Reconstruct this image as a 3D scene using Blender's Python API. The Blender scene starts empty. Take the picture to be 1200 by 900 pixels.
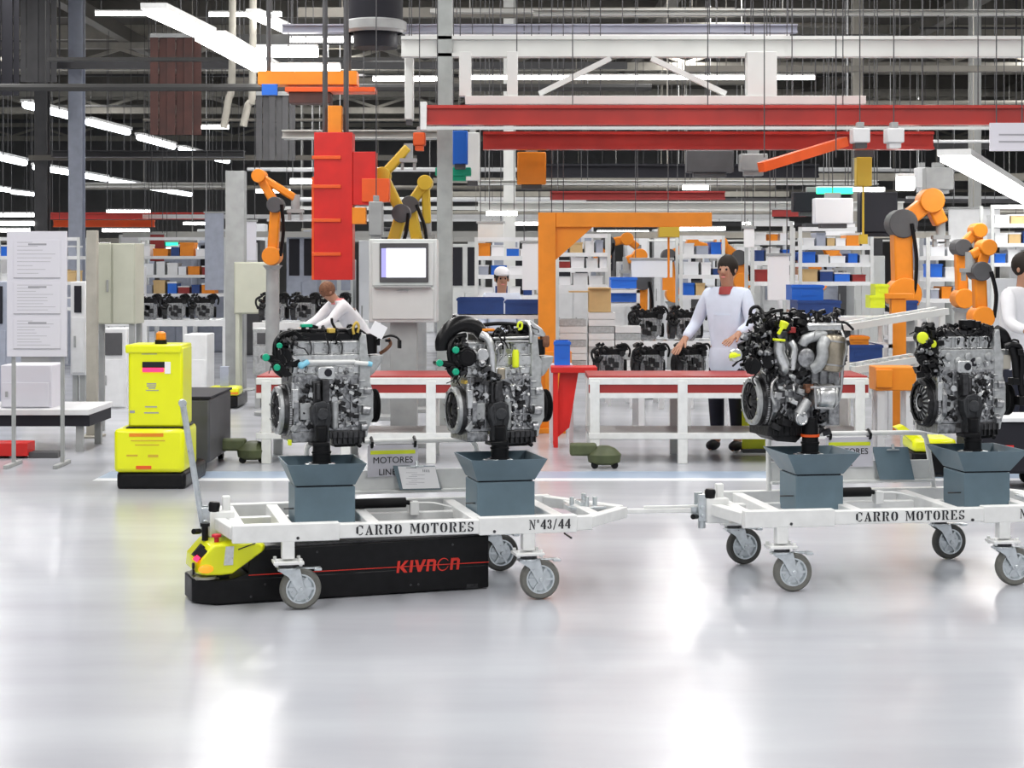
import bpy, math, random
from mathutils import Vector, Matrix
random.seed(7)
SC = bpy.context.scene
COL = SC.collection
R = math.radians
# ------------------------------------------------------------------ camera
F = 2150.0; CAMZ = 1.65; HY = 310.0
cam_d = bpy.data.cameras.new('camera'); cam = bpy.data.objects.new('camera', cam_d); COL.objects.link(cam)
cam_d.sensor_width = 36; cam_d.lens = 36 * F / 1200; cam_d.shift_y = -(450 - HY) / 1200
cam_d.clip_end = 300
cam.location = (0, 0, CAMZ); cam.rotation_euler = (R(90), 0, 0); SC.camera = cam
# ------------------------------------------------------------------ world, exposure, big lamps
w = bpy.data.worlds.new('world'); SC.world = w; w.use_nodes = True
w.node_tree.nodes['Background'].inputs[0].default_value = (0.92, 0.95, 1.0, 1)
w.node_tree.nodes['Background'].inputs[1].default_value = 0.5
SC.view_settings.view_transform = 'Standard'; SC.view_settings.look = 'None'
SC.view_settings.gamma = 1; SC.view_settings.use_curve_mapping = False
SC.view_settings.exposure = 0.25
def area(x, y, z, sx, sy, power, col=(1, .98, .96)):
    l = bpy.data.lights.new('hall_lamp', 'AREA'); l.shape = 'RECTANGLE'; l.size = sx; l.size_y = sy
    l.energy = power; l.color = col
    o = bpy.data.objects.new('hall_lamp', l); COL.objects.link(o); o.location = (x, y, z)
    return o
for x in (-7.5, -2.5, 2.5, 7.5):
    area(x, 7, 6.2, .5, 14, 400)
    area(x, 21, 6.2, .5, 12, 360)
    area(x * 1.6, 42, 6.5, .45, 22, 700)
# ------------------------------------------------------------------ materials
MATS = {}
def mat(name, col, rough=.5, metal=0., emis=None, es=0, noise=0., nscale=8., bump=0., coat=0., stretch=None):
    m = bpy.data.materials.new(name); m.use_nodes = True; MATS[name] = m
    nt = m.node_tree; b = nt.nodes['Principled BSDF']
    c = (*col, 1)
    b.inputs['Base Color'].default_value = c; b.inputs['Roughness'].default_value = rough
    b.inputs['Metallic'].default_value = metal
    if max(col) < .06: b.inputs['Specular IOR Level'].default_value = .22
    if coat: b.inputs['Coat Weight'].default_value = coat; b.inputs['Coat Roughness'].default_value = .06
    if emis: b.inputs['Emission Color'].default_value = (*emis, 1); b.inputs['Emission Strength'].default_value = es
    if noise or bump:
        tc = nt.nodes.new('ShaderNodeTexCoord'); n = nt.nodes.new('ShaderNodeTexNoise')
        n.inputs['Scale'].default_value = nscale; n.inputs['Detail'].default_value = 5
        mp = nt.nodes.new('ShaderNodeMapping'); nt.links.new(tc.outputs['Object'], mp.inputs[0])
        if stretch: mp.inputs['Scale'].default_value = stretch
        nt.links.new(mp.outputs[0], n.inputs['Vector'])
        if noise:
            cr = nt.nodes.new('ShaderNodeValToRGB'); cr.color_ramp.elements[0].position = .3; cr.color_ramp.elements[1].position = .7
            cr.color_ramp.elements[0].color = (*[x * (1 - noise) for x in col], 1)
            cr.color_ramp.elements[1].color = (*[min(1, x * (1 + noise)) for x in col], 1)
            nt.links.new(n.outputs['Fac'], cr.inputs[0]); nt.links.new(cr.outputs[0], b.inputs['Base Color'])
            mr = nt.nodes.new('ShaderNodeMapRange'); mr.inputs['To Min'].default_value = rough * .75; mr.inputs['To Max'].default_value = min(1, rough * 1.25)
            nt.links.new(n.outputs['Fac'], mr.inputs['Value']); nt.links.new(mr.outputs[0], b.inputs['Roughness'])
        if bump:
            bp = nt.nodes.new('ShaderNodeBump'); bp.inputs['Strength'].default_value = bump; bp.inputs['Distance'].default_value = .01
            nt.links.new(n.outputs['Fac'], bp.inputs['Height']); nt.links.new(bp.outputs[0], b.inputs['Normal'])
    return m
mat('white_paint', (.76, .77, .76), .38, noise=.06, nscale=14)
mat('galv', (.62, .66, .68), .3, .85, noise=.12, nscale=30)
mat('slate', (.115, .175, .215), .42, noise=.08, nscale=10)
mat('slate_dark', (.05, .09, .12), .5)
mat('black_body', (.007, .007, .008), .36, noise=.3, nscale=20)
mat('black_plastic', (.006, .006, .007), .36)
mat('black_rubber', (.008, .008, .009), .7, noise=.3, nscale=30)
mat('black_hose', (.007, .007, .008), .3)
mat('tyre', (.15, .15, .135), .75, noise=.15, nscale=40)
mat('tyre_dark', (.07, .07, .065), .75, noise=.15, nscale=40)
mat('alu_cast', (.33, .335, .345), .36, .9, noise=.45, nscale=45, bump=.35)
mat('alu_light', (.66, .67, .67), .3, .85, noise=.12, nscale=50, bump=.15)
mat('alu_matt', (.45, .465, .47), .5, .6, noise=.2, nscale=35, bump=.2)
mat('alu_matt2', (.36, .38, .37), .5, .2, noise=.15, nscale=6)
mat('steel_dark', (.065, .065, .068), .4, .8, noise=.35, nscale=40, bump=.3)
mat('iron', (.03, .03, .032), .5, .5, noise=.35, nscale=40, bump=.4)
mat('steel', (.52, .52, .52), .32, 1.0, noise=.1, nscale=40)
mat('bronze', (.42, .37, .29), .35, .9, noise=.25, nscale=18)
mat('bracket_m', (.05, .052, .056), .5, .4, noise=.3, nscale=40, bump=.4)
mat('rust', (.2, .09, .05), .7, .3, noise=.4, nscale=50)
mat('green_cap', (.0, .36, .2), .35)
mat('lime', (.75, .85, .02), .4)
mat('yellow', (.8, .84, .0), .35, noise=.03, nscale=5, coat=.3)
mat('yellow_dark', (.62, .42, .03), .45)
mat('gold', (.6, .42, .08), .4, .3)
mat('orange', (.8, .25, .008), .45, noise=.1, nscale=4)
mat('orange_red', (.8, .1, .01), .45, noise=.1, nscale=4)
mat('red', (.62, .012, .008), .4, noise=.15, nscale=3)
mat('red_beam', (.42, .02, .012), .35, noise=.15, nscale=3, coat=.3)
mat('maroon', (.3, .022, .02), .5, noise=.15, nscale=3)
mat('logo_red', (.75, .03, .015), .4)
mat('button_red', (.6, .01, .03), .3)
mat('paper', (.86, .86, .88), .7)
mat('lilac_paper', (.66, .65, .71), .7)
mat('ink', (.03, .03, .035), .6)
mat('grey_ink', (.33, .33, .36), .7)
mat('blue_tip', (.25, .62, .8), .4)
mat('blue', (.01, .045, .2), .45, noise=.1, nscale=5)
mat('bright_blue', (.01, .13, .6), .4)
mat('bluegrey', (.35, .38, .46), .5, noise=.1)
mat('beige_box', (.5, .51, .42), .5, noise=.06, nscale=4)
mat('beige_light', (.66, .65, .57), .5)
mat('cabinet_grey', (.62, .64, .63), .45, noise=.05, nscale=4)
mat('mid_grey', (.33, .34, .34), .5, noise=.12, nscale=6)
mat('warm_grey', (.4, .38, .33), .55, noise=.12, nscale=6)
mat('dark_grey', (.07, .07, .075), .55, noise=.2, nscale=4)
mat('near_black', (.018, .018, .024), .6)
mat('brown_dark', (.07, .025, .02), .6, noise=.3, nscale=4)
mat('card', (.6, .42, .2), .7, noise=.08)
mat('rack_white', (.72, .73, .74), .45, noise=.05)
mat('olive', (.07, .085, .035), .6, noise=.3)
mat('skin', (.42, .22, .14), .5)
mat('hair', (.02, .015, .012), .6)
mat('coat', (.62, .68, .8), .7, noise=.06, nscale=8, bump=.2)
mat('coat_white', (.75, .75, .78), .7, noise=.06, nscale=8, bump=.2)
mat('trousers', (.02, .022, .035), .75, noise=.2)
mat('pink_cloth', (.75, .25, .25), .7)
mat('translucent_white', (.8, .82, .85), .35)
mat('tube', (1, 1, 1), .5, emis=(1, .985, .95), es=9)
mat('tube_cool', (1, 1, 1), .5, emis=(.9, .95, 1), es=7)
mat('screen', (.5, .5, .6), .3, emis=(.85, .88, 1), es=1.6)
mat('screen_side', (.2, .2, .4), .3, emis=(.35, .33, .7), es=.8)
mat('amber', (.9, .25, .02), .25, emis=(1, .22, .01), es=1.1)
mat('pink_led', (.9, .02, .1), .3, emis=(1, .03, .12), es=1.3)
mat('green_led', (.02, .6, .3), .3, emis=(.03, .9, .4), es=1.6)
mat('ceiling_m', (.075, .068, .058), .8, noise=.25, nscale=.6)
mat('wall_m', (.2, .2, .2), .7, noise=.2, nscale=.5)
mat('beam_grey', (.42, .42, .4), .5, noise=.1, nscale=2)
mat('beam_white', (.68, .69, .67), .45, noise=.06, nscale=2)
mat('purlin_m', (.16, .15, .13), .6, noise=.15, nscale=2)
mat('pipe_dark', (.05, .05, .05), .5)
mat('beam_blue', (.3, .31, .38), .45, noise=.1, nscale=2)
mat('stripe_white', (.8, .82, .86), .3)
mat('stripe_blue', (.33, .42, .55), .3)
def floor_mat():
    m = bpy.data.materials.new('epoxy_floor'); m.use_nodes = True; MATS['floor'] = m
    nt = m.node_tree; b = nt.nodes['Principled BSDF']; L = nt.links.new
    tc = nt.nodes.new('ShaderNodeTexCoord')
    mp = nt.nodes.new('ShaderNodeMapping'); mp.inputs['Scale'].default_value = (.25, 1.1, 1); L(tc.outputs['Object'], mp.inputs[0])
    n = nt.nodes.new('ShaderNodeTexNoise'); n.inputs['Scale'].default_value = 1.3; n.inputs['Detail'].default_value = 7; L(mp.outputs[0], n.inputs['Vector'])
    cr = nt.nodes.new('ShaderNodeValToRGB'); cr.color_ramp.elements[0].position = .3; cr.color_ramp.elements[1].position = .72
    cr.color_ramp.elements[0].color = (.405, .415, .455, 1); cr.color_ramp.elements[1].color = (.5, .52, .56, 1)
    L(n.outputs['Fac'], cr.inputs[0]); L(cr.outputs[0], b.inputs['Base Color'])
    mr = nt.nodes.new('ShaderNodeMapRange'); mr.inputs['To Min'].default_value = .16; mr.inputs['To Max'].default_value = .27
    L(n.outputs['Fac'], mr.inputs['Value']); L(mr.outputs[0], b.inputs['Roughness'])
    n2 = nt.nodes.new('ShaderNodeTexNoise'); n2.inputs['Scale'].default_value = 2.2; n2.inputs['Detail'].default_value = 2; L(tc.outputs['Object'], n2.inputs['Vector'])
    bp = nt.nodes.new('ShaderNodeBump'); bp.inputs['Strength'].default_value = .25; bp.inputs['Distance'].default_value = .01
    L(n2.outputs['Fac'], bp.inputs['Height']); L(bp.outputs[0], b.inputs['Normal'])
    b.inputs['IOR'].default_value = 1.55
floor_mat()
# ------------------------------------------------------------------ mesh collector
def basis(d):
    d = Vector(d).normalized(); a = Vector((0, 0, 1)) if abs(d.z) < .9 else Vector((1, 0, 0))
    u = d.cross(a).normalized(); return u, d.cross(u).normalized(), d
class MB:
    def __init__(s): s.v = []; s.f = []
    def add(s, vs, fs):
        o = len(s.v); s.v += [tuple(v) for v in vs]; s.f += [tuple(i + o for i in f) for f in fs]; return s
    def box(s, x0, x1, y0, y1, z0, z1, M=None):
        vs = [(x, y, z) for z in (z0, z1) for x, y in ((x0, y0), (x1, y0), (x1, y1), (x0, y1))]
        if M: vs = [M @ Vector(v) for v in vs]
        return s.add(vs, [(3, 2, 1, 0), (4, 5, 6, 7), (0, 1, 5, 4), (1, 2, 6, 5), (2, 3, 7, 6), (3, 0, 4, 7)])
    def bar(s, p0, p1, wd, h=None):
        h = h or wd; p0 = Vector(p0); p1 = Vector(p1); u, v, d = basis(p1 - p0)
        vs = [p + u * a * wd / 2 + v * b * h / 2 for p in (p0, p1) for a, b in ((-1, -1), (1, -1), (1, 1), (-1, 1))]
        return s.add(vs, [(3, 2, 1, 0), (4, 5, 6, 7), (0, 1, 5, 4), (1, 2, 6, 5), (2, 3, 7, 6), (3, 0, 4, 7)])
    def lathe(s, prof, p, ax, n=20, cap=True):
        u, v, d = basis(ax); p = Vector(p); vs = []; fs = []
        for r, h in prof:
            for k in range(n):
                a = 2 * math.pi * k / n; vs.append(p + d * h + (u * math.cos(a) + v * math.sin(a)) * r)
        for i in range(len(prof) - 1):
            for k in range(n):
                a = i * n + k; b = i * n + (k + 1) % n; fs.append((a, b, b + n, a + n))
        if cap: fs.append(tuple(reversed(range(n)))); fs.append(tuple(range((len(prof) - 1) * n, len(prof) * n)))
        return s.add(vs, fs)
    def cyl(s, p0, p1, r0, r1=None, n=16):
        d = Vector(p1) - Vector(p0); return s.lathe([(r0, 0), (r0 if r1 is None else r1, d.length)], p0, d, n)
    def tube(s, pts, r, n=8, sub=5):
        P = [Vector(p) for p in pts]
        if sub > 1 and len(P) > 2:
            Q = []
            for i in range(len(P) - 1):
                a = P[max(i - 1, 0)]; b = P[i]; c = P[i + 1]; d = P[min(i + 2, len(P) - 1)]
                for k in range(sub):
                    t = k / sub
                    Q.append(.5 * ((2 * b) + (c - a) * t + (2 * a - 5 * b + 4 * c - d) * t * t + (3 * b - a - 3 * c + d) * t ** 3))
            Q.append(P[-1]); P = Q
        rr = r if callable(r) else (lambda t: r)
        vs = []; fs = []; up = None; N = len(P)
        for i, p in enumerate(P):
            d = (P[min(i + 1, N - 1)] - P[max(i - 1, 0)]).normalized()
            if up is None: up = basis(d)[0]
            up = (up - d * up.dot(d)).normalized(); v = d.cross(up)
            for k in range(n):
                a = 2 * math.pi * k / n; vs.append(p + (up * math.cos(a) + v * math.sin(a)) * rr(i / (N - 1)))
        for i in range(N - 1):
            for k in range(n):
                a = i * n + k; b = i * n + (k + 1) % n; fs.append((a, b, b + n, a + n))
        fs.append(tuple(reversed(range(n)))); fs.append(tuple(range((N - 1) * n, N * n)))
        return s.add(vs, fs)
    def prism(s, poly, y0, y1, M=None, inset=0):     # polygon in x,z extruded along y
        a = sum(poly[i][0] * poly[(i + 1) % len(poly)][1] - poly[(i + 1) % len(poly)][0] * poly[i][1] for i in range(len(poly)))
        if a < 0: poly = poly[::-1]
        n = len(poly); vs = [(x, y0, z) for x, z in poly] + [(x, y1, z) for x, z in poly]
        if M: vs = [M @ Vector(v) for v in vs]
        return s.add(vs, [tuple(range(n)), tuple(reversed(range(n, 2 * n)))] + [(i, i + n, (i + 1) % n + n, (i + 1) % n) for i in range(n)])
    def sph(s, c, r, sc=(1, 1, 1), n=14, m=9):
        vs = []; fs = []; c = Vector(c)
        for j in range(1, m):
            t = math.pi * j / m
            for k in range(n):
                a = 2 * math.pi * k / n
                vs.append(c + Vector((math.sin(t) * math.cos(a) * r * sc[0], math.sin(t) * math.sin(a) * r * sc[1], math.cos(t) * r * sc[2])))
        vs.append(c + Vector((0, 0, r * sc[2]))); vs.append(c - Vector((0, 0, r * sc[2])))
        for j in range(m - 2):
            for k in range(n):
                a = j * n + k; b = j * n + (k + 1) % n; fs.append((a, a + n, b + n, b))
        T = (m - 1) * n
        for k in range(n):
            fs.append((T, k, (k + 1) % n)); fs.append((T + 1, (m - 2) * n + (k + 1) % n, (m - 2) * n + k))
        return s.add(vs, fs)
def obj(name, mb, m, parent=None, bev=0, loc=None, rot=None, seg=2, flat=False):
    me = bpy.data.meshes.new(name); me.from_pydata(mb.v, [], mb.f); me.materials.append(MATS[m])
    if not flat:
        me.polygons.foreach_set('use_smooth', [True] * len(me.polygons)); me.set_sharp_from_angle(angle=R(38))
    o = bpy.data.objects.new(name, me); COL.objects.link(o)
    if parent: o.parent = parent
    if loc: o.location = loc
    if rot is not None: o.rotation_euler = rot if not isinstance(rot, (int, float)) else (0, 0, rot)
    if bev:
        b = o.modifiers.new('bevel', 'BEVEL'); b.width = bev; b.segments = seg; b.limit_method = 'ANGLE'; b.angle_limit = R(40)
    return o
def thing(name, label, cat, loc=(0, 0, 0), rz=0, group=None):
    o = bpy.data.objects.new(name, None); COL.objects.link(o); o.empty_display_size = .1
    o.location = loc; o.rotation_euler = (0, 0, rz); o['label'] = label; o['category'] = cat
    if group: o['group'] = group
    return o
def tag(o, label, cat, group=None):
    o['label'] = label; o['category'] = cat
    if group: o['group'] = group
    return o
def struct(o): o['kind'] = 'structure'; return o
def kids(o): return [c for c in bpy.data.objects if c.parent == o]
def copy_tree(o, parent=None):
    c = o.copy(); COL.objects.link(c)
    if parent: c.parent = parent
    for ch in kids(o): copy_tree(ch, c)
    return c
def wp(px, py, D):            # a point of the hall measured off the photograph at a known distance
    return Vector(((px - 600) * D / F, D, CAMZ - (py - HY) * D / F))
def rc(px0, px1, py0, py1, D):
    a = wp(px0, py1, D); b = wp(px1, py0, D); return a.x, b.x, a.z, b.z
def textmesh(s, size, depth=.001):
    c = bpy.data.curves.new('lettering', 'FONT'); c.body = s; c.size = size; c.extrude = depth; c.align_x = 'CENTER'; c.align_y = 'CENTER'
    o = bpy.data.objects.new('lettering', c); COL.objects.link(o); dg = bpy.context.evaluated_depsgraph_get()
    me = bpy.data.meshes.new_from_object(o.evaluated_get(dg)); bpy.data.objects.remove(o)
    return me
def text(name, s, size, m, parent, loc, rot=(R(90), 0, 0)):
    me = textmesh(s, size); me.materials.clear(); me.materials.append(MATS[m])
    o = bpy.data.objects.new(name, me); COL.objects.link(o); o.parent = parent; o.location = loc; o.rotation_euler = rot
    return o
# ================================================================== the hall
fl = MB(); fl.box(-30, 30, -6, 70, -.1, 0); FLOOR = struct(obj('floor', fl, 'floor'))
def fline(name, m, y0, y1, x0=-30, x1=30):
    b = MB(); b.box(x0, x1, y0, y1, -.01, .0022); o = obj(name, b, m, FLOOR); return o
fline('floor_line', 'stripe_white', 14.0, 14.15, -3.2, 20); fline('floor_line', 'stripe_blue', 14.15, 14.62, -3.2, 20)
for yy in (5.85,):
    b = MB(); b.box(-30, 30, yy, yy + .012, -.01, .0016); obj('floor_joint', b, 'mid_grey', FLOOR)
cl = MB(); cl.box(-30, 30, -6, 70, 7.4, 7.6); CEIL = struct(obj('ceiling', cl, 'ceiling_m'))
for nme, a in (('wall_back', (-30, 30, 69.8, 70, 0, 7.6)), ('wall_left', (-30.2, -30, -6, 70, 0, 7.6)), ('wall_right', (30, 30.2, -6, 70, 0, 7.6))):
    b = MB(); b.box(*a); struct(obj(nme, b, 'wall_m'))
for i, y in enumerate(range(12, 70, 4)):         # roof purlins and joists
    b = MB(); b.box(-30, 30, y, y + .16, 7.05, 7.4); obj('purlin', b, 'purlin_m' if i % 2 else 'warm_grey', CEIL)
for x in range(-27, 30, 6):
    b = MB(); b.box(x, x + .25, -6, 69.8, 6.75, 7.05); obj('roof_beam', b, 'purlin_m', CEIL)
for y in (30, 42, 54, 66):                        # trusses
    b = MB(); b.box(-30, 30, y, y + .2, 6.1, 6.28); b.box(-30, 30, y, y + .2, 6.6, 6.74)
    for k in range(-14, 15):
        b.bar((k * 2, y + .1, 6.28), (k * 2 + 1, y + .1, 6.6), .08); b.bar((k * 2 + 1, y + .1, 6.6), (k * 2 + 2, y + .1, 6.28), .08)
    obj('roof_truss', b, 'warm_grey', CEIL)
PR = random.Random(5)        # service pipes and conduits slung under the roof
for k in range(64):
    D_ = PR.uniform(24, 60); yp = PR.choice((PR.uniform(8, 60), PR.uniform(60, 122), PR.uniform(120, 235), PR.uniform(232, 285))); z = 1.65 + (310 - yp) * D_ / 2150
    if z > 6.6: continue
    xa = PR.uniform(-.3, .25) * D_; xb = xa + PR.uniform(.08, .45) * D_
    if xa < -.16 * D_ and yp < 180: m_ = PR.choice(('pipe_dark', 'dark_grey', 'purlin_m', 'pipe_dark'))
    elif yp < 125: m_ = PR.choice(('purlin_m', 'warm_grey', 'purlin_m', 'dark_grey', 'beam_grey'))
    else: m_ = PR.choice(('beam_white', 'beam_grey', 'purlin_m', 'warm_grey', 'dark_grey', 'rack_white'))
    b = MB(); rr = PR.uniform(.02, .07)
    if k % 3: b.box(xa, xb, D_, D_ + .15, z, z + rr * 2)
    else: b.cyl((xa, D_, z), (xb, D_, z), rr, n=8)
    for q in (.1, .9): xx = xa + (xb - xa) * q; b.box(xx, xx + .012, D_ + .05, D_ + .062, z, 7.42)
    obj('service_pipe', b, m_, CEIL, flat=bool(k % 3))
def hang(b, x, y, z, top=6.75, r=.012): b.cyl((x, y, z), (x, y, top), r, n=6)
# ================================================================== stencilled lettering (6 x 8 grid, broken joins)
GL = {
 'C': (6, [[(.2, 1.8), (1.9, .6), (1.9, 7.4), (.2, 6.2)], [(2.3, 7.2), (2.3, 8), (4.2, 8), (4.9, 7.3), (5.5, 8), (5.5, 5.2), (5, 5.2), (4.1, 7.2)], [(2.3, .8), (2.3, 0), (4, 0), (5.6, 1.6), (5.1, 2.2), (3.9, .8)]]),
 'A': (6.6, [[(0, 0), (2.2, 0), (2.2, .5), (1.5, .5), (2.9, 5.6), (2.6, 6.6), (.7, .5), (0, .5)], [(3, 8), (3.7, 8), (6, .5), (6.6, .5), (6.6, 0), (3.5, 0), (3.5, .5), (4.1, .5), (2.8, 7)], [(1.9, 2.1), (3.2, 2.1), (3.1, 2.7), (2.1, 2.7)]]),
 'R': (6.6, [[(0, 0), (2.7, 0), (2.7, .5), (2.2, .5), (2.2, 7.5), (2.7, 7.5), (2.7, 8), (0, 8), (0, 7.5), (.6, 7.5), (.6, .5), (0, .5)], [(3, 7.4), (3, 8), (4.5, 8), (5.8, 7), (5.8, 5), (4.4, 4.1), (3, 4.1), (3, 4.6), (3.9, 4.8), (4.2, 5.4), (4.2, 6.8), (3.8, 7.4)], [(3.1, 3.7), (4.5, 3.7), (5.5, .6), (6.5, .6), (6.5, 0), (4.2, 0)]]),
 'O': (6.2, [[(2.7, 0), (2.7, .8), (1.9, 1.8), (1.9, 6.2), (2.7, 7.2), (2.7, 8), (.9, 7.2), (.1, 5.4), (.1, 2.6), (.9, .8)], [(3.3, 0), (3.3, .8), (4.1, 1.8), (4.1, 6.2), (3.3, 7.2), (3.3, 8), (5.1, 7.2), (5.9, 5.4), (5.9, 2.6), (5.1, .8)]]),
 'M': (8.2, [[(0, 0), (1.9, 0), (1.9, .5), (1.3, .5), (1.3, 6.4), (.7, 6.9), (.7, .5), (0, .5)], [(0, 8), (2.2, 8), (4.1, 2.8), (3.7, .4), (1.2, 7.2), (0, 7.5)], [(4.4, 3.2), (5.9, 8), (8, 8), (8, 7.5), (7.5, 7.5), (7.5, .5), (8, .5), (8, 0), (5.3, 0), (5.3, .5), (5.9, .5), (5.9, 6), (4.3, 1.4)]]),
 'T': (6.2, [[(2.2, .5), (1.6, .5), (1.6, 0), (4.4, 0), (4.4, .5), (3.8, .5), (3.8, 8), (2.2, 8)], [(1.9, 8), (0, 8), (0, 5.6), (.5, 5.6), (1.1, 7.4), (1.9, 7.4)], [(4.1, 8), (6, 8), (6, 5.6), (5.5, 5.6), (4.9, 7.4), (4.1, 7.4)]]),
 'E': (6, [[(0, 0), (2.2, 0), (2.2, 8), (0, 8), (0, 7.5), (.6, 7.5), (.6, .5), (0, .5)], [(2.5, 8), (5.4, 8), (5.4, 5.8), (4.9, 5.8), (4.1, 7.4), (2.5, 7.4)], [(2.5, 0), (5.6, 0), (5.6, 2.3), (5.1, 2.3), (4.2, .6), (2.5, .6)], [(2.5, 3.7), (3.8, 3), (3.8, 5.2), (2.5, 4.4)]]),
 'S': (5.4, [[(.3, 5), (1.6, 4.2), (4.6, 3.2), (4.9, 2), (4.2, .6), (2.8, 0), (2.8, .7), (3.5, 1.4), (3.3, 2.4), (.6, 3.8), (.1, 5.4)], [(2.4, 8), (.9, 7.4), (.1, 5.8), (1.6, 5.3), (1.5, 6.5), (2.4, 7.3)], [(2.8, 8), (2.8, 7.4), (4.1, 5.6), (4.6, 5.6), (4.6, 8), (4, 7.6)], [(.2, 0), (.2, 2.5), (.7, 2.5), (2.4, .6), (2.4, 0), (.9, .4)]]),
 'N': (6.8, [[(0, 0), (1.9, 0), (1.9, .5), (1.3, .5), (1.3, 6), (.7, 6.6), (.7, .5), (0, .5)], [(0, 8), (2, 8), (5.6, 1.8), (5.6, 0), (5, 0), (.9, 7.4), (0, 7.5)], [(4.6, 8), (6.6, 8), (6.6, 7.5), (6, 7.5), (6, 2.4), (5.3, 3.4), (5.3, 7.5), (4.6, 7.5)]]),
 'o': (2.8, [[(.3, 5.6), (2.1, 5.6), (2.1, 6.1), (.3, 6.1)], [(.3, 7.5), (2.1, 7.5), (2.1, 8), (.3, 8)], [(.3, 6.1), (.9, 6.1), (.9, 7.5), (.3, 7.5)], [(1.5, 6.1), (2.1, 6.1), (2.1, 7.5), (1.5, 7.5)]]),
 '4': (5.8, [[(3, 0), (5, 0), (5, 8), (3.6, 8), (3, 7)], [(2.7, 6.8), (2.7, 5), (1.1, 3), (2.7, 3), (2.7, 2.1), (0, 2.1), (0, 3)], [(5.2, 2.1), (5.7, 2.1), (5.7, 3), (5.2, 3)]]),
 '3': (4.8, [[(2.4, 8), (2.4, 7.3), (2.9, 6.4), (2.9, 5.2), (2, 4.5), (2, 3.9), (2.9, 3.2), (2.9, 1.5), (2.4, .7), (2.4, 0), (3.9, .6), (4.5, 2.3), (3.6, 4.2), (4.4, 5.8), (3.8, 7.5)], [(2, 8), (.2, 7), (.2, 5.6), (1.4, 5.6), (2, 7.3)], [(2, 0), (.2, .9), (.2, 2.3), (1.4, 2.3), (2, .7)]]),
 '/': (4.4, [[(0, -.6), (1, -.6), (4, 8.4), (3, 8.4)]]),
 ' ': (4, []),
}
def stencil(name, s, h, m, parent, x, y, z, sq=1.0):
    k = h / 8; wt = sum(GL[c][0] + 1.1 for c in s) - 1.1; cx = -wt / 2; b = MB()
    for c in s:
        for poly in GL[c][1]: b.prism([((px + cx) * k * sq, pz * k) for px, pz in poly], -.0008, .0006)
        cx += GL[c][0] + 1.1
    return obj(name, b, m, parent, loc=(x, y, z - h / 2), flat=True)
# ================================================================== engine trolley
def caster(cart, x, y, a, tyre):
    """swivel caster under the rail at (x, y); the fork trails by angle a"""
    leg = MB(); leg.box(x - .03, x + .03, y - .03, y + .03, .245, .335); obj('caster_leg', leg, 'white_paint', cart, .004)
    c = MB(); c.box(x - .072, x + .072, y - .06, y + .06, .222, .236)
    for sx in (-1, 1):
        for sy in (-1, 1): c.cyl((x + sx * .057, y + sy * .045, .213), (x + sx * .057, y + sy * .045, .25), .009, n=8)
    ca = obj('caster', c, 'white_paint', cart, .002)
    t = MB(); t.cyl((x, y, .208), (x, y, .222), .045, n=18); obj('swivel_bearing', t, 'steel_dark', ca)
    ct, st = math.cos(a), math.sin(a); M = Matrix.Translation((x, y, 0)) @ Matrix.Rotation(a, 4, 'Z')
    f = MB(); f.lathe([(.05, 0), (.052, .012), (.03, .016)], (x, y, .192), (0, 0, 1), 18)
    for s in (-1, 1):
        f.prism([(-.052, .198), (.056, .198), (.08, .1), (.066, .082), (.044, .086), (.0, .16), (-.045, .19)], s * .031 - .002, s * .031 + .002, M)
    f.box(-.05, .055, -.033, .033, .19, .199, M)
    f.box(.02, .15, -.014, .014, .192, .2, M); f.box(.125, .16, -.03, .03, .186, .198, M)        # brake pedal
    f.cyl(M @ Vector((.06, -.042, .1)), M @ Vector((.06, .042, .1)), .011, n=10)
    obj('fork', f, 'galv', ca, .002)
    wc = M @ Vector((.06, 0, .1)); ax = M.to_3x3() @ Vector((0, 1, 0))
    ty = MB(); ty.lathe([(.07, -.021), (.09, -.023), (.098, -.014), (.1, 0), (.098, .014), (.09, .023), (.07, .021)], wc, ax, 36, False)
    wo = obj('wheel', ty, tyre, ca)
    h = MB(); h.lathe([(.012, -.03), (.022, -.03), (.024, -.012), (.055, -.008), (.064, -.022), (.071, -.022), (.071, .022), (.064, .022), (.055, .008), (.024, .012), (.022, .03), (.012, .03)], wc, ax, 30, False)
    for k in range(6):
        an = k * math.pi / 3; u = M.to_3x3() @ Vector((math.cos(an), 0, math.sin(an)))
        h.bar(wc + u * .02 - ax * .011, wc + u * .066 - ax * .013, .012, .012)
    obj('hub', h, 'galv', ca)
CART = [((-.54, 9.33), 13.1), ((1.93, 9.77), 8.6)]
def tray(cart, x, hw=.15):
    b = MB(); b.box(x - hw, x + hw, -.145, .145, .345, .548); obj('pedestal_box', b, 'slate', cart, .004)
    g = MB(); g.box(x - hw + .01, x + hw - .01, -.135, .135, .548, .556); obj('joint_gap', g, 'near_black', cart)
    def ring(hx, hy, z): return [(x - hx, -hy, z), (x + hx, -hy, z), (x + hx, hy, z), (x - hx, hy, z)]
    rings = [ring(hw, .145, .556), ring(.197, .225, .668), ring(.19, .218, .668), ring(hw - .005, .14, .563)]
    vs = sum(rings, []); fs = [(3, 2, 1, 0)]
    for i in range(3):
        for k in range(4): fs.append((i * 4 + k, i * 4 + (k + 1) % 4, i * 4 + 4 + (k + 1) % 4, i * 4 + 4 + k))
    fs.append((12, 13, 14, 15)); t = MB().add(vs, fs); obj('drip_tray', t, 'slate', cart)
    p = MB(); p.box(x - .06, x + .06, -.06, .06, .56, .642); p.box(x - .075, x + .075, -.075, .075, .636, .644); obj('mounting_pad', p, 'galv', cart, .003)
    q = MB(); q.cyl((x - .2, -.1, .44), (x - hw, -.1, .44), .004, n=6); obj('latch_pin', q, 'steel_dark', cart)
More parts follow.
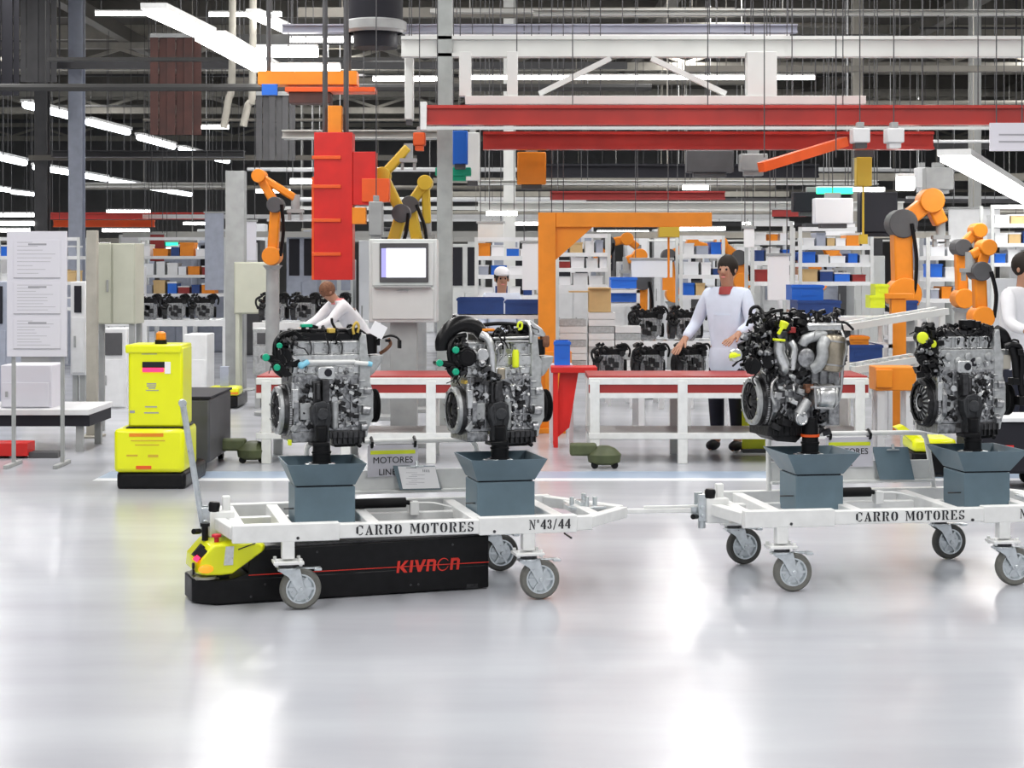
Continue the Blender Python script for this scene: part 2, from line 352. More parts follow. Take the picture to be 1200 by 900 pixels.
def make_cart(pos, ang, label, number, raised, le, cs, txs, hw, sl, nx, tx):
    c = thing('engine_trolley', label, 'cart', (pos[0], pos[1], 0), R(ang), 'engine trolleys in the train')
    y = -.425
    b = MB(); b.box(le, .86, y - .025, y + .025, .335, .405); fr = obj('front_rail', b, 'white_paint', c, .005)
    for xa, xb in ((le - .02, sl[0]), (sl[1], .78)):
        b = MB(); b.box(xa, xb, y - .031, y + .03, .328, .413); obj('rail_sleeve', b, 'white_paint', c, .004)
    b = MB(); b.box(le, .86, -y - .025, -y + .025, .335, .405); obj('rear_rail', b, 'white_paint', c, .005)
    for x in (le + .02, -.64, -.22, .3, .72):
        b = MB(); b.box(x - .03, x + .03, -.4, .4, .338, .398); obj('cross_member', b, 'white_paint', c, .004)
    b = MB(); b.box(le + .02, .72, -.19, -.13, .33, .37); b.box(le + .02, .72, .13, .19, .33, .37); obj('inner_rail', b, 'white_paint', c, .003)
    # drawbar yoke on the right end
    for s in (-1, 1):
        b = MB(); b.prism([(.8, .34), (1.12, .34), (1.12, .38), (.8, .4)], -.025, .025, Matrix.Translation((0, 0, 0)))
        M = MB(); M.bar((.84, s * .415, .372), (1.14, s * .02, .36), .06, .055); obj('yoke_arm', M, 'white_paint', c, .005)
    b = MB(); b.box(.9, .96, -.28, .28, .345, .39); obj('yoke_tie', b, 'white_paint', c, .003)
    b = MB()
    for k, (xx, yy) in enumerate([(.9, .1), (.96, .02), (1.02, .08), (.98, .16)]):
        b.cyl((xx, yy, .38), (xx, yy, .43 + .01 * (k % 2)), .012, n=10)
    b.box(.87, 1.06, 0, .19, .378, .388); b.box(.93, .97, .03, .15, .385, .41); obj('hitch_fittings', b, 'galv', c, .002)
    # coupling on the left end
    for s in (-1, 1):
        M = MB(); M.bar((le, s * .4, .37), (-1.0 + cs, s * .06, .37), .055, .06); obj('yoke_arm', M, 'white_paint', c, .005)
    b = MB(); b.box(-1.05, -.93, -.07, .07, .3, .43); b.box(-.985, -.945, -.02, .02, .42, .5)
    obj('coupling_block', b, 'white_paint', c, .006, loc=(cs, 0, 0))
    b = MB(); b.box(-1.09, -1.045, -.05, -.035, .31, .45); b.box(-1.09, -1.045, .035, .05, .31, .45)
    b.cyl((-1.07, -.065, .38), (-1.07, .065, .38), .011, n=10); b.cyl((-1.07, -.065, .34), (-1.07, .065, .34), .009, n=10); b.cyl((-1.065, -.02, .27), (-1.065, -.02, .31), .02, n=10)
    obj('coupling_jaw', b, 'galv', c, .002, loc=(cs, 0, 0))
    b = MB(); b.lathe([(.018, 0), (.027, .008), (.03, .04), (.024, .052), (.01, .056)], (-1.03, -.045, .425), (.1, 0, 1), 14); b.cyl((-1.1, -.05, .335), (-1.13, -.09, .34), .014, n=10)
    obj('release_knob', b, 'black_plastic', c, loc=(cs, 0, 0))
    if raised:                      # drawbar folded up
        b = MB(); b.bar((-1.08, -.02, .35), (-1.18, -.02, .97), .022, .03); b.bar((-1.082, -.05, .36), (-1.178, -.03, .95), .012, .016)
        b.cyl((-1.18, -.045, .965), (-1.18, .01, .965), .02, n=12); obj('raised_drawbar', b, 'galv', c, .002, loc=(cs, 0, 0))
    # casters
    for x, yy, ty in ((-.645, y, 'tyre'), (.535, y, 'tyre'), (-.655, -y, 'tyre_dark'), (.53, -y, 'tyre_dark')):
        caster(c, x, yy, R(0 if yy < 0 else 6), ty)
    for x in txs: tray(c, x, hw)
    # rear guard of bent tube
    b = MB(); yy = .425
    b.tube([(-.455, yy, .4), (-.455, yy, .66), (-.44, yy, .695), (-.41, yy, .71), (0, yy, .712), (.41, yy, .71), (.44, yy, .695), (.46, yy, .65), (.5, yy, .4)], .014, 10, 4)
    obj('guard_tube', b, 'white_paint', c)
    b = MB(); b.box(-.45, .48, yy - .006, yy + .006, .455, .56); b.box(-.45, .48, yy - .05, yy + .006, .44, .456); obj('guard_panel', b, 'white_paint', c, .002)
    b = MB(); b.cyl((-.29, .12, .425), (.02, .12, .425), .026, n=16); b.cyl((.02, .12, .425), (.055, .12, .42), .012, n=10); obj('damper', b, 'black_rubber', c)
    b = MB(); b.box(.04, .085, .09, .15, .36, .43); b.tube([(.06, .12, .42), (.16, .1, .42), (.25, .05, .4)], .006, 6); obj('damper_bracket', b, 'white_paint', c, .003)
    b = MB()
    for xx, dz in ((-.6, 0), (.36, .0)):
        b.cyl((xx, y - .034, .345), (xx, y - .022, .345), .008, n=6)
    b.cyl((.73, y + .03, .315), (.75, y - .03, .30), .005, n=6); obj('pins', b, 'steel_dark', c)
    stencil('stencil_lettering', 'CARRO MOTORES', .048, 'ink', c, tx, y - .0262, .372, 1.03)
    stencil('number_lettering', number, .048, 'ink', c, nx, y - .032, .372, .82)
    return c
C1 = make_cart(*CART[0], 'white steel engine trolley hitched over the black tug, its drawbar folded upright', 'No43/44', True, -.89, .06, (-.43, .49), .15, (-.4, .285), .64, -.03)
C2 = make_cart(*CART[1], 'white steel engine trolley at the right, towed behind the first one', 'No43/44', False, -.82, .115, (-.35, .57), .128, (-.37, .42), .72, .03)
def cpt(i, x, y, z):
    (cx, cy), a = CART[i]; a = R(a); return Vector((cx + x * math.cos(a) - y * math.sin(a), cy + x * math.sin(a) + y * math.cos(a), z))
# tow bar between the trolleys
p0 = cpt(0, 1.13, 0, .362); p1 = cpt(1, -.955, 0, .362)
t = thing('tow_bar', 'thin white tow bar linking the two engine trolleys', 'tow bar', p0)
d = p1 - p0; b = MB(); b.bar((0, 0, 0), d, .03, .022); b.bar(d * .3 + Vector((0, 0, .018)), d * .97 + Vector((0, -.01, .022)), .014, .014); obj('bar', b, 'white_paint', t, .003)
b = MB(); b.lathe([(.012, -.018), (.032, -.018), (.032, .018), (.012, .018)], (0, 0, 0), (0, 0, 1), 16); obj('eye', b, 'galv', t)
b = MB(); b.box(-.05, .05, -.02, .02, -.018, .018, Matrix.Translation(d) @ Matrix.Rotation(math.atan2(d.y, d.x), 4, 'Z')); obj('hook_plate', b, 'galv', t, .002)
# notice boards hanging off the guard tubes
def board(i, x, label):
    o = thing('notice_board', label, 'sign', cpt(i, x, .405, .528), R(CART[i][1]), 'notice boards on the trolleys')
    b = MB(); b.box(-.135, .135, -.004, .004, 0, .165); obj('sheet', b, 'lilac_paper', o)
    b = MB(); b.box(-.12, .12, -.0055, -.004, .118, .138); obj('yellow_stripe', b, 'lime', o)
    text('lettering', 'MOTORES', .047, 'ink', o, (0, -.0055, .085)); text('lettering', 'LINE', .047, 'ink', o, (-.03, -.0055, .022))
    for s in (-.112, .118):
        b = MB(); b.tube([(s, -.02, .18), (s, .02, .205), (s, .04, .18), (s, .012, .158), (s, -.012, .16), (s, -.02, .18)], .008, 8, 3); obj('clip', b, 'black_plastic', o)
board(0, .0, 'white notice board reading MOTORES behind the loose sheet on the first trolley')
board(1, -.0, 'white notice board with yellow stripe half hidden behind the third tray, second trolley')
def clipboard(i, x, label, sheet):
    o = thing('clipboard', label, 'clipboard', cpt(i, x, .36, .455), R(CART[i][1]), 'clipboards on the trolleys')
    M = Matrix.Rotation(R(-14), 4, 'X') @ Matrix.Rotation(R(4), 4, 'Y')
    w_, h_ = (.11, .125) if sheet else (.1, .18)
    b = MB(); b.prism([(-w_ + .02, 0), (w_ + .02, .01), (w_ - .015, h_ + .01), (-w_ - .02, h_)], -.003, .003, M); obj('board', b, 'slate', o)
    if sheet:
        b = MB(); b.prism([(-.075, .004), (.125, .016), (.095, .13), (-.105, .122)], -.0055, -.0035, M); s = obj('paper_sheet', b, 'paper', o)
        b = MB(); b.prism([(-.06, .115), (-.005, .117), (-.005, .121), (-.06, .119)], -.0065, -.0055, M)
        for k in range(5): b.prism([(.03 + k * .008, .098), (.034 + k * .008, .098), (.032 + k * .008, .112), (.028 + k * .008, .112)], -.0065, -.0055, M)
        for k in range(7): b.prism([(-.06 + (k % 3) * .015, .03 + k * .01), (.0 + (k % 2) * .04, .032 + k * .01), (.0 + (k % 2) * .04, .0335 + k * .01), (-.06 + (k % 3) * .015, .0315 + k * .01)], -.0065, -.0055, M)
        obj('print', b, 'grey_ink', s)
    b = MB(); zt = h_ - (0 if sheet else .012); b.prism([(-.04, zt - .006), (.035, zt), (.03, zt + .008), (-.035, zt + .004)], -.012, -.003, M)
    b.cyl(M @ Vector((-.002, -.012, zt)), M @ Vector((-.004, -.005, zt + .03)), .009, n=8); obj('spring_clip', b, 'galv', o)
clipboard(0, .12, 'slate clipboard with a white printed sheet leaning on the first trolley', True)
clipboard(1, .24, 'bare slate clipboard with chrome clip leaning on the second trolley', False)
# ================================================================== tug (automated guided vehicle)
L0 = Vector((-1.43, 8.865)); L1 = Vector((-.117, 9.336)); va = math.atan2(L1.y - L0.y, L1.x - L0.x); LN = (L1 - L0).length
T = thing('tow_tug', 'low black automated tow tug with yellow nose and red lettering under the first trolley', 'tug', (L0.x, L0.y, 0), va)
b = MB(); WD = .42
vs = []; plan = [(-.0, 0), (LN, 0), (LN, WD), (0, WD), (-.1, WD - .12), (-.1, .1)]
b.add([(x, y, .006) for x, y in plan] + [(x, y, .125) for x, y in plan], [tuple(reversed(range(6))), tuple(range(6, 12))] + [(i, (i + 1) % 6, (i + 1) % 6 + 6, i + 6) for i in range(6)])
obj('bumper_skirt', b, 'black_body', T, .008)
b = MB(); b.prism([(.06, .12), (.16, .15), (.16, .262), (LN, .272), (LN, .018), (.06, .018)], 0.002, WD - .002); obj('body', b, 'black_body', T, .006)
b = MB(); b.box(.17, LN - .01, .02, WD - .02, .262, .276); obj('deck_plate', b, 'steel_dark', T, .002)
b = MB(); b.prism([(.16, .1375), (LN, .1345), (LN, .1385), (.16, .1415)], -.0012, .003); obj('red_line', b, 'logo_red', T)
b = MB()                         # lettering on the tug's side
def lg(*p): b.prism([(x, z) for x, z in p], -.0022, .003)
k0 = .905; U = .0085; zb = .108
def lx(x, z): return (k0 + x * U + z * U * .12, zb + z * U)
def G(pts): lg(*[lx(*p) for p in pts])
G([(0, 0), (1.6, 0), (1.6, 7), (0, 7)]); G([(1.6, 3), (4.6, 7), (6.6, 7), (3.6, 3.6), (6.8, 0), (4.6, 0), (1.9, 2.8)])
G([(7.9, 0), (9.6, 0), (9.6, 7), (7.9, 7)])
G([(10.6, 7), (12.4, 7), (14, 2.4), (15.6, 7), (17.4, 7), (14.9, 0), (13.1, 0)])
def arch(x):
    G([(x, 0), (x + 1.6, 0), (x + 1.6, 5.4), (x + 4, 5.4), (x + 4, 0), (x + 5.6, 0), (x + 5.6, 5.8), (x + 4.4, 7), (x, 7)])
arch(18.2); arch(33)
for k in range(22):              # thin open ring between the two arches
    a0 = R(35 + k * 14); a1 = R(35 + (k + 1) * 14); wq = .25 + .5 * math.sin(math.pi * k / 22)
    G([(28.4 + 3.6 * math.cos(a0), 3.5 + 3.8 * math.sin(a0)), (28.4 + 3.6 * math.cos(a1), 3.5 + 3.8 * math.sin(a1)), (28.4 + (3.6 - wq) * math.cos(a1), 3.5 + (3.8 - wq) * math.sin(a1)), (28.4 + (3.6 - wq) * math.cos(a0), 3.5 + (3.8 - wq) * math.sin(a0))])
obj('side_lettering', b, 'logo_red', T, flat=True)
b = MB()
for xx, zz in ((.17, .035), (.24, .09), (.98, .045), (1.02, .045), (.5, .235), (1.2, .235), (.33, .235)): b.cyl((xx, -.003, zz), (xx, .004, zz), .006, n=8)
b.box(LN - .12, LN - .06, .0, .05, .008, .03); obj('screws', b, 'steel_dark', T)
# yellow nose hood
hd = MB(); prof = [(-.1, .165), (-.06, .152), (.02, .148), (.075, .152), (.235, .26), (.24, .285), (.215, .305), (.1, .31), (-.03, .3), (-.095, .23)]
n = len(prof); yy0, yy1 = -.035, .3
vs = []
for yv, sc in ((yy0, .9), (yy0 + .03, 1), (yy1 - .03, 1), (yy1, .9)):
    for x, z in prof: vs.append((.07 + (x - .07) * sc, yv, .225 + (z - .225) * sc))
fs = [tuple(reversed(range(n))), tuple(range(3 * n, 4 * n))]
for j in range(3):
    for i in range(n): fs.append((j * n + i, j * n + (i + 1) % n, j * n + n + (i + 1) % n, j * n + n + i))
fs = [tuple(reversed(f)) for f in fs]
hd.add(vs, fs); H = obj('nose_hood', hd, 'yellow', T, .006)
b = MB(); b.box(.0, .075, .05, .22, .12, .2); obj('hood_neck', b, 'black_plastic', T, .004)
b = MB(); b.bar((-.1, -.02, .245), (-.06, -.02, .285), .012, .05); b.bar((-.1, .05, .238), (-.055, .05, .29), .08, .012); obj('display', b, 'near_black', H)
b = MB(); b.bar((-.108, -.025, .228), (-.09, -.025, .25), .03, .02); obj('display_lamp', b, 'pink_led', H)
b = MB(); b.sph((-.055, -.034, .187), .036, (1, .35, .55), 16, 10); obj('indicator_lamp', b, 'amber', H)
b = MB(); b.cyl((.01, .04, .3), (.01, .04, .325), .012, n=12); b.lathe([(.01, 0), (.024, .003), (.024, .014), (.016, .018)], (.01, .04, .325), (0, 0, 1), 16); obj('stop_button', b, 'button_red', H)
b = MB(); b.cyl((-.03, .13, .3), (-.03, .13, .37), .016, n=12); b.cyl((-.03, .13, .37), (-.03, .13, .385), .024, n=12); b.cyl((-.115, .0, .2), (-.105, .0, .2), .016, n=10); b.cyl((-.115, .0, .17), (-.105, .0, .17), .014, n=10); obj('key_switch', b, 'black_plastic', H)
b = MB(); b.prism([(.1, .27), (.185, .297), (.187, .302), (.102, .276)], -.0385, -.03); obj('vent_slot', b, 'near_black', H)
b = MB(); b.prism([(.03, .2), (.075, .2), (.08, .29), (.04, .29)], -.0385, -.03); obj('label_plate', b, 'alu_light', H)
b = MB(); b.cyl((-.04, .05, .127), (-.04, .05, .14), .05, n=18); b.box(-.09, .02, .03, .1, .124, .13); obj('scanner', b, 'warm_grey', T)
# ================================================================== engines
class Eng:
    def __init__(s, i, cx_local, px_app, yaw, label, cxz, base, scale, grp='engines on the trolley trays'):
        s.root = thing('car_engine', label, 'engine', cpt(i, {-.45: -.43, .53: .49, -.43: -.355, .55: .55}[cx_local], 0, .644), R(yaw), grp)
        s.cx = cxz; s.base = base; s.k = scale; s.kx = 1.0; s.sn = math.sin(R(px_app)); s.cs = math.cos(R(px_app))
    def x(s, zx, y): return ((zx - s.cx) * s.kx / s.k + y * s.sn) / s.cs
    def z(s, zy): return (s.base - zy) / s.k
    def p(s, zx, zy, y=0): return (s.x(zx, y), y, s.z(zy))
    def bx(s, b, x0, x1, y0, y1, zt, zb): b.box(s.x(x0, y0), s.x(x1, y0), y0, y1, s.z(zb), s.z(zt)); return b
    def ob(s, name, b, m, bev=0, parent=None, **k): return obj(name, b, m, parent or s.root, bev, **k)
    def hose(s, name, pts, r, m, n=10, parent=None): return s.ob(name, MB().tube([s.p(*q) for q in pts], r, n, 5), m, 0, parent)
    def bolts(s, rnd, n, x0, x1, z0, z1, y, m='steel', r=(.004, .009)):
        b = MB()
        for _ in range(n):
            q = s.p(rnd.uniform(x0, x1), rnd.uniform(z0, z1), y); rr = rnd.uniform(*r)
            b.cyl((q[0], y + .012, q[2]), (q[0], y - rnd.uniform(.004, .018), q[2]), rr, n=6 if rnd.random() < .6 else 10)
        o = s.ob('bolts', b, m); o['kind'] = 'stuff'
    def clutter(s, name, rnd, n, box, m, size=(.01, .028), yr=(0, .1)):
        """castings, sensors and connectors packed over a region"""
        b = MB(); x0, x1, z0, z1 = box
        for _ in range(n):
            y = rnd.uniform(*yr); q = Vector(s.p(rnd.uniform(x0, x1), rnd.uniform(z0, z1), y)); r = rnd.uniform(*size); t = rnd.random()
            if t < .35: d = Vector((rnd.uniform(-1, 1), rnd.uniform(-1, .2), rnd.uniform(-1, 1))).normalized(); b.cyl(q - d * r, q + d * r, r * .55, n=10)
            elif t < .8: b.box(-r, r, -r * .7, r * .7, -r * .6, r * .6, Matrix.Translation(q) @ Matrix.Rotation(rnd.uniform(-.6, .6), 4, 'Y') @ Matrix.Rotation(rnd.uniform(-.5, .5), 4, 'Z'))
            else: b.lathe([(r * .5, -r), (r * .9, -r * .8), (r * .9, 0), (r * .5, .1 * r), (r * .5, r)], q, (rnd.uniform(-.3, .3), -1, rnd.uniform(-.4, .4)), 12)
        o = s.ob(name, b, m, .0015, seg=1); o['kind'] = 'stuff'; return o
    def wires(s, name, rnd, n, box, m, r=.0035, yr=(-.02, .12), ln=.08):
        b = MB(); x0, x1, z0, z1 = box
        for _ in range(n):
            q = Vector(s.p(rnd.uniform(x0, x1), rnd.uniform(z0, z1), rnd.uniform(*yr))); pts = [q]
            d = Vector((rnd.uniform(-1, 1), rnd.uniform(-.4, .4), rnd.uniform(-.6, .1))).normalized()
            for _k in range(4):
                d = (d + Vector((rnd.uniform(-.9, .9), rnd.uniform(-.6, .6), rnd.uniform(-.9, .35)))).normalized(); pts.append(pts[-1] + d * ln / 4)
            b.tube(pts, r * rnd.uniform(.7, 1.5), 6, 4)
        o = s.ob(name, b, m); o['kind'] = 'stuff'; return o
    def flywheel(s, zx, zy, r, y=.17, dual=False, out=1.0):
        c = Vector(s.p(zx, zy, y)); ax = Vector((-1, 0, 0))
        b = MB(); b.lathe([(r * .3, -.03), (r, -.03), (r * 1.02, -.026), (r * 1.02, -.012), (r, -.008), (r * .97, -.008), (r * .97, .012), (r * .3, .012)], c, ax, 48); fw = s.ob('flywheel', b, 'steel_dark')
        b = MB()
        for k in range(72):
            a = 2 * math.pi * k / 72; u = Vector((0, math.cos(a), math.sin(a))); b.bar(c + u * r * 1.0 - ax * .019 - ax * .006, c + u * r * 1.0 - ax * .019 + ax * .006, .005, .012)
        o = s.ob('ring_gear', b, 'steel', parent=fw); o['kind'] = 'stuff'
        b = MB(); b.lathe([(r * .74, .012), (r * .93, .012), (r * .93, .03), (r * .86, .036), (r * .74, .034)], c, ax, 44, False); s.ob('pressure_ring', b, 'iron' if dual else 'alu_matt', parent=fw)
        b = MB(); b.lathe([(r * .3, .01), (r * .72, .01), (r * .7, .022), (r * .5, .034), (r * .34, .036), (r * .3, .03)], c, ax, 40, False); s.ob('diaphragm', b, 'alu_matt' if dual else 'iron', parent=fw)
        b = MB()
        for k in range(18):
            a = 2 * math.pi * k / 18; u = Vector((0, math.cos(a), math.sin(a))); b.bar(c + u * r * .36 + ax * .038, c + u * r * .68 + ax * .026, .006, .012)
        s.ob('spring_fingers', b, 'steel_dark', parent=fw)
        b = MB()
        for k in range(9):
            a = 2 * math.pi * k / 9 + .2; u = Vector((0, math.cos(a), math.sin(a))); b.cyl(c + u * r * .84 + ax * .03, c + u * r * .84 + ax * .04, .007, n=8)
        s.ob('cover_bolts', b, 'steel', parent=fw)
        b = MB(); b.lathe([(.012, .0), (r * .2, .0), (r * .2, .03), (.016, .034)], c, ax, 24); s.ob('clutch_hub', b, 'steel_dark', parent=fw)
        # bell housing plate behind the wheel
        b = MB(); pts = []
        for k in range(20):
            a = 2 * math.pi * k / 20; rr = r * (1.12 + .07 * (k % 2)); pts.append((math.cos(a) * rr, math.sin(a) * rr))
        vs = [(c.x + xx, c.y + p[0], c.z + p[1]) for xx in (.03, .055) for p in pts]; n = 20
        b.add(vs, [tuple(range(n)), tuple(reversed(range(n, 2 * n)))] + [(i, i + n, (i + 1) % n + n, (i + 1) % n) for i in range(n)]); s.ob('bell_housing_flange', b, 'alu_cast', .002)
    def post(s, band=None, r=.046, h=.095, zx=None):
        c = s.p(zx or s.cx, s.base, 0); x = c[0]
        b = MB(); b.lathe([(r + .005, 0), (r + .005, .01), (r, .012), (r, h * .55), (r + .004, h * .57), (r + .004, h * .66), (r - .002, h * .68), (r - .002, h), (r - .012, h + .004)], (x, 0, 0.003), (0, 0, 1), 24)
        po = s.ob('mounting_post', b, 'black_plastic')
        b = MB(); b.box(x - .055, x + .055, -.045, .045, -.0, .007); s.ob('post_foot', b, 'galv', .002, po)
        if band: b = MB(); b.cyl((x, 0, band[0]), (x, 0, band[1]), r + .004, n=24); s.ob('post_band', b, 'orange_red', 0, po)
        return x
def inline_engine(i, cxl, app, yaw, label, seed, dx=0, dz=0, zoom=(705, 805, 940), kx=1.0, fdx=0, sc=(1, 1, 1)):
    """cast alloy engine: block, ribs, head, timing cover, pulley, pan; coordinates of its first example"""
    E = Eng(i, cxl, app, yaw, label, *zoom); rnd = random.Random(seed); E.post()
    E.base -= dz; E.kx = kx; E.cx -= dx; E.root.scale = sc
    # block
    b = MB(); E.bx(b, 560, 900, .06, .3, 400, 655); E.bx(b, 575, 890, .05, .31, 395, 412); E.bx(b, 570, 900, .048, .31, 640, 655)
    for zx in (572, 650, 735, 800, 850, 890): E.bx(b, zx, zx + 9, .045, .07, 400, 655)
    for zy in (440, 575, 612): E.bx(b, 745, 900, .046, .07, zy, zy + 7)
    for (a, c) in (((790, 410), (850, 470)), ((850, 410), (790, 470)), ((800, 578), (845, 640)), ((845, 578), (800, 640)), ((850, 585), (890, 640)), ((575, 600), (640, 640)), ((580, 430), (640, 470)), ((800, 480), (850, 520))):
        b.bar(E.p(*a, .054), E.p(*c, .054), .009, .014)
    for q, r in (((655, 487), .021), ((770, 510), .023), ((808, 540), .017), ((865, 455), .012), ((840, 560), .01)):
        b.lathe([(r, .02), (r, -.008), (r * .8, -.011), (r * .75, -.008), (.002, -.008)], E.p(*q, .06), (0, 1, 0), 22)
    E.ob('block', b, 'alu_cast', .003)
    E.bolts(rnd, 46, 575, 895, 405, 650, .045)
    b = MB()
    for q in ((655, 487), (770, 510), (808, 540)): b.cyl(E.p(*q, .046), E.p(*q, .04), .016, n=18)
    E.ob('core_plugs', b, 'alu_light', .001)
    b = MB(); b.cyl(E.p(770, 520, .035), E.p(770, 635, .035), .021, .017, n=18); b.sph(E.p(770, 635, .035), .017); E.ob('coolant_housing', b, 'alu_matt')
    E.clutter('block_shadow_fittings', rnd, 26, (755, 892, 420, 635), 'iron', (.008, .02), (.035, .06)); E.clutter('side_shadow_fittings', rnd, 14, (600, 665, 420, 640), 'iron', (.008, .02), (.035, .06)); E.clutter('alloy_fittings', rnd, 16, (750, 892, 420, 635), 'alu_light', (.007, .015), (.03, .05))  # iron-dark pieces stand in for shadows between the castings; alloy ones are plain fittings
    b = MB(); E.bx(b, 563, 592, .03, .06, 455, 545); E.bx(b, 559, 598, .05, .07, 425, 600); E.ob('side_cover', b, 'alu_light', .004)
    b = MB(); E.bx(b, 600, 655, .035, .07, 520, 600); b.bar(E.p(600, 600, .05), E.p(560, 650, .05), .02, .03); b.bar(E.p(560, 590, .05), E.p(640, 560, .05), .014, .02); E.ob('side_bracket', b, 'alu_matt', .004)
    E.cx += dx; E.kx = 1
    # dark engine bracket down to the post
    b = MB(); b.prism([(E.x(z_[0], 0), E.z(z_[1])) for z_ in ((672, 520), (712, 510), (745, 528), (750, 590), (738, 640), (742, 700), (672, 700), (678, 640), (658, 590), (656, 545))], -.012, .06); b.cyl(E.p(712, 570, .0), E.p(712, 570, -.03), .03, n=20); b.bar(E.p(680, 530, -.014), E.p(690, 640, -.014), .008, .01); b.bar(E.p(735, 530, -.014), E.p(722, 640, -.014), .008, .01); E.ob('support_bracket', b, 'bracket_m', .006)
    b = MB(); b.prism([(E.x(z_[0], 0), E.z(z_[1])) for z_ in ((672, 425), (705, 418), (712, 515), (672, 520))], .02, .06); b.cyl(E.p(690, 505, .01), E.p(690, 430, .01), .012, n=12); E.ob('upper_bracket', b, 'steel_dark', .004)
    b = MB(); b.cyl(E.p(706, 625, -.02), E.p(704, 722, 0), .03, n=20); E.bx(b, 664, 742, -.045, .05, 700, 716); E.ob('bracket_stem', b, 'black_plastic', .002)
    E.cx -= dx; E.kx = kx
    b = MB(); E.bx(b, 712, 745, .0, .055, 415, 520); b.cyl(E.p(728, 425, .02), E.p(728, 515, .02), .016, n=14); E.ob('knock_sensor_cover', b, 'steel_dark', .003)
    # oil pan
    b = MB(); E.bx(b, 745, 925, .03, .3, 655, 690); b.prism([(E.x(q[0], .04), E.z(q[1])) for q in ((750, 688), (922, 688), (905, 718), (770, 722))], .04, .28)
    for zx in range(760, 920, 26): E.bx(b, zx, zx + 5, .022, .05, 660, 715)
    E.ob('oil_pan', b, 'steel_dark', .004)
    b = MB(); E.bx(b, 560, 668, .05, .3, 655, 705); E.ob('pan_rear', b, 'alu_cast', .005)
    b = MB(); E.bx(b, 770, 890, .08, .24, 716, 735); b.cyl(E.p(880, 720, .06), E.p(895, 724, .0), .012, n=8); E.ob('sump', b, 'black_plastic', .006)
    # cylinder head
    b = MB(); E.bx(b, 560, 905, .07, .3, 340, 400); E.bx(b, 565, 900, .06, .3, 300, 345); E.bx(b, 566, 898, .085, .29, 232, 305)
    for zx in (566, 645, 668, 734, 752, 800, 812, 888): E.bx(b, zx, zx + 8, .07, .1, 238, 300)
    for zy in (238, 292, 350, 384): E.bx(b, 566, 898, .062, .1, zy, zy + 5)
    for zx in (600, 620, 800, 850): b.cyl(E.p(zx, 372, .075), E.p(zx, 372, .05), .014, n=14); 
    E.ob('cylinder_head', b, 'alu_light', .003)
    E.bolts(rnd, 40, 566, 898, 240, 395, .07, 'steel')
    E.clutter('head_sensors', rnd, 16, (590, 890, 350, 420), 'alu_cast', (.008, .016), (.05, .07))
    # exhaust flange with its port
    b = MB(); q = E.p(738, 382, 0); M_ = Matrix.Translation((q[0], 0, q[2]))
    b.prism([(-.044, -.022), (-.03, -.034), (.03, -.034), (.044, -.022), (.044, .022), (.03, .03), (-.03, .03), (-.044, .022)], .03, .07, M_); fo = E.ob('exhaust_flange', b, 'alu_light', .004)
    b = MB(); b.lathe([(.018, -.002), (.02, .003), (.014, .003)], E.p(738, 382, .03), (0, -1, 0), 20); E.ob('exhaust_port', b, 'near_black', 0, fo)
    # timing cover and front pulley
    b = MB(); b.prism([(E.x(q[0], .06), E.z(q[1])) for q in ((893, 225), (905, 205), (925, 205), (935, 300), (950, 330), (945, 430), (962, 480), (962, 600), (940, 640), (930, 690), (893, 690))], .05, .3)
    for k in range(6): E.bx(b, 893, 925 + 3 * (k % 3), .04, .06, 420 + k * 38, 428 + k * 38)
    E.ob('timing_cover', b, 'alu_matt', .004)
    b = MB(); b.prism([(E.x(q[0], .1), E.z(q[1])) for q in ((940, 308), (1010, 305), (1004, 335), (965, 390), (945, 405))], .08, .2); E.ob('engine_mount_bracket', b, 'alu_matt', .005)
    c = Vector(E.p(945, 550, .16)); b = MB(); b.lathe([(.02, 0), (.083, 0), (.085, .006), (.078, .01), (.078, .014), (.085, .018), (.078, .022), (.085, .026), (.078, .03), (.085, .034), (.082, .04), (.05, .04), (.02, .032)], c, (1, 0, 0), 36); E.ob('crank_pulley', b, 'black_rubber')
    b = MB(); b.cyl(E.p(915, 470, .05), E.p(952, 470, .05), .02, n=14); b.cyl(E.p(905, 560, .04), E.p(945, 565, .04), .024, n=16); b.cyl(E.p(900, 640, .03), E.p(930, 640, .03), .02, n=12); E.ob('belt_tensioner', b, 'alu_cast', .002)
    E.flywheel(508 + fdx, 560, .128, dual=fdx != 0)
    return E, rnd
# ---- first engine: clean silver head with a white coolant pipe
E, rnd = inline_engine(0, -.45, 14, 20, 'silver engine nearest the tug, white tag and pale pipe across its head', 3, kx=.96, sc=(1, 1, 1.02))
b = MB(); b.cyl(E.p(640, 330, .04), E.p(870, 333, .04), .0095, n=12); b.cyl(E.p(870, 338, .035), E.p(950, 345, .035), .011, n=12); po = E.ob('coolant_pipe', b, 'white_paint')
b = MB(); b.cyl(E.p(604, 348, .035), E.p(640, 330, .04), .014, n=12); b.sph(E.p(606, 345, .035), .018); b.cyl(E.p(935, 343, .035), E.p(955, 347, .035), .0125, n=12); E.ob('pipe_caps', b, 'blue_tip', 0, po)
b = MB(); E.bx(b, 560, 905, .07, .3, 196, 234); E.bx(b, 575, 890, .1, .28, 180, 200); E.ob('cam_cover', b, 'black_plastic', .006)
E.clutter('ignition_coils', rnd, 26, (570, 900, 172, 215), 'black_plastic', (.01, .022), (.06, .2))
b = MB()
for zx in (655, 742, 808): b.tube([E.p(zx - 8, 232, .05), E.p(zx, 262, .045), E.p(zx - 3, 295, .06)], .0045, 8)
E.ob('injector_lines', b, 'steel_dark')
E.hose('dipstick_tube', [(790, 200, .08), (772, 175, .07), (758, 150, .06), (756, 130, .05)], .007, 'black_plastic')
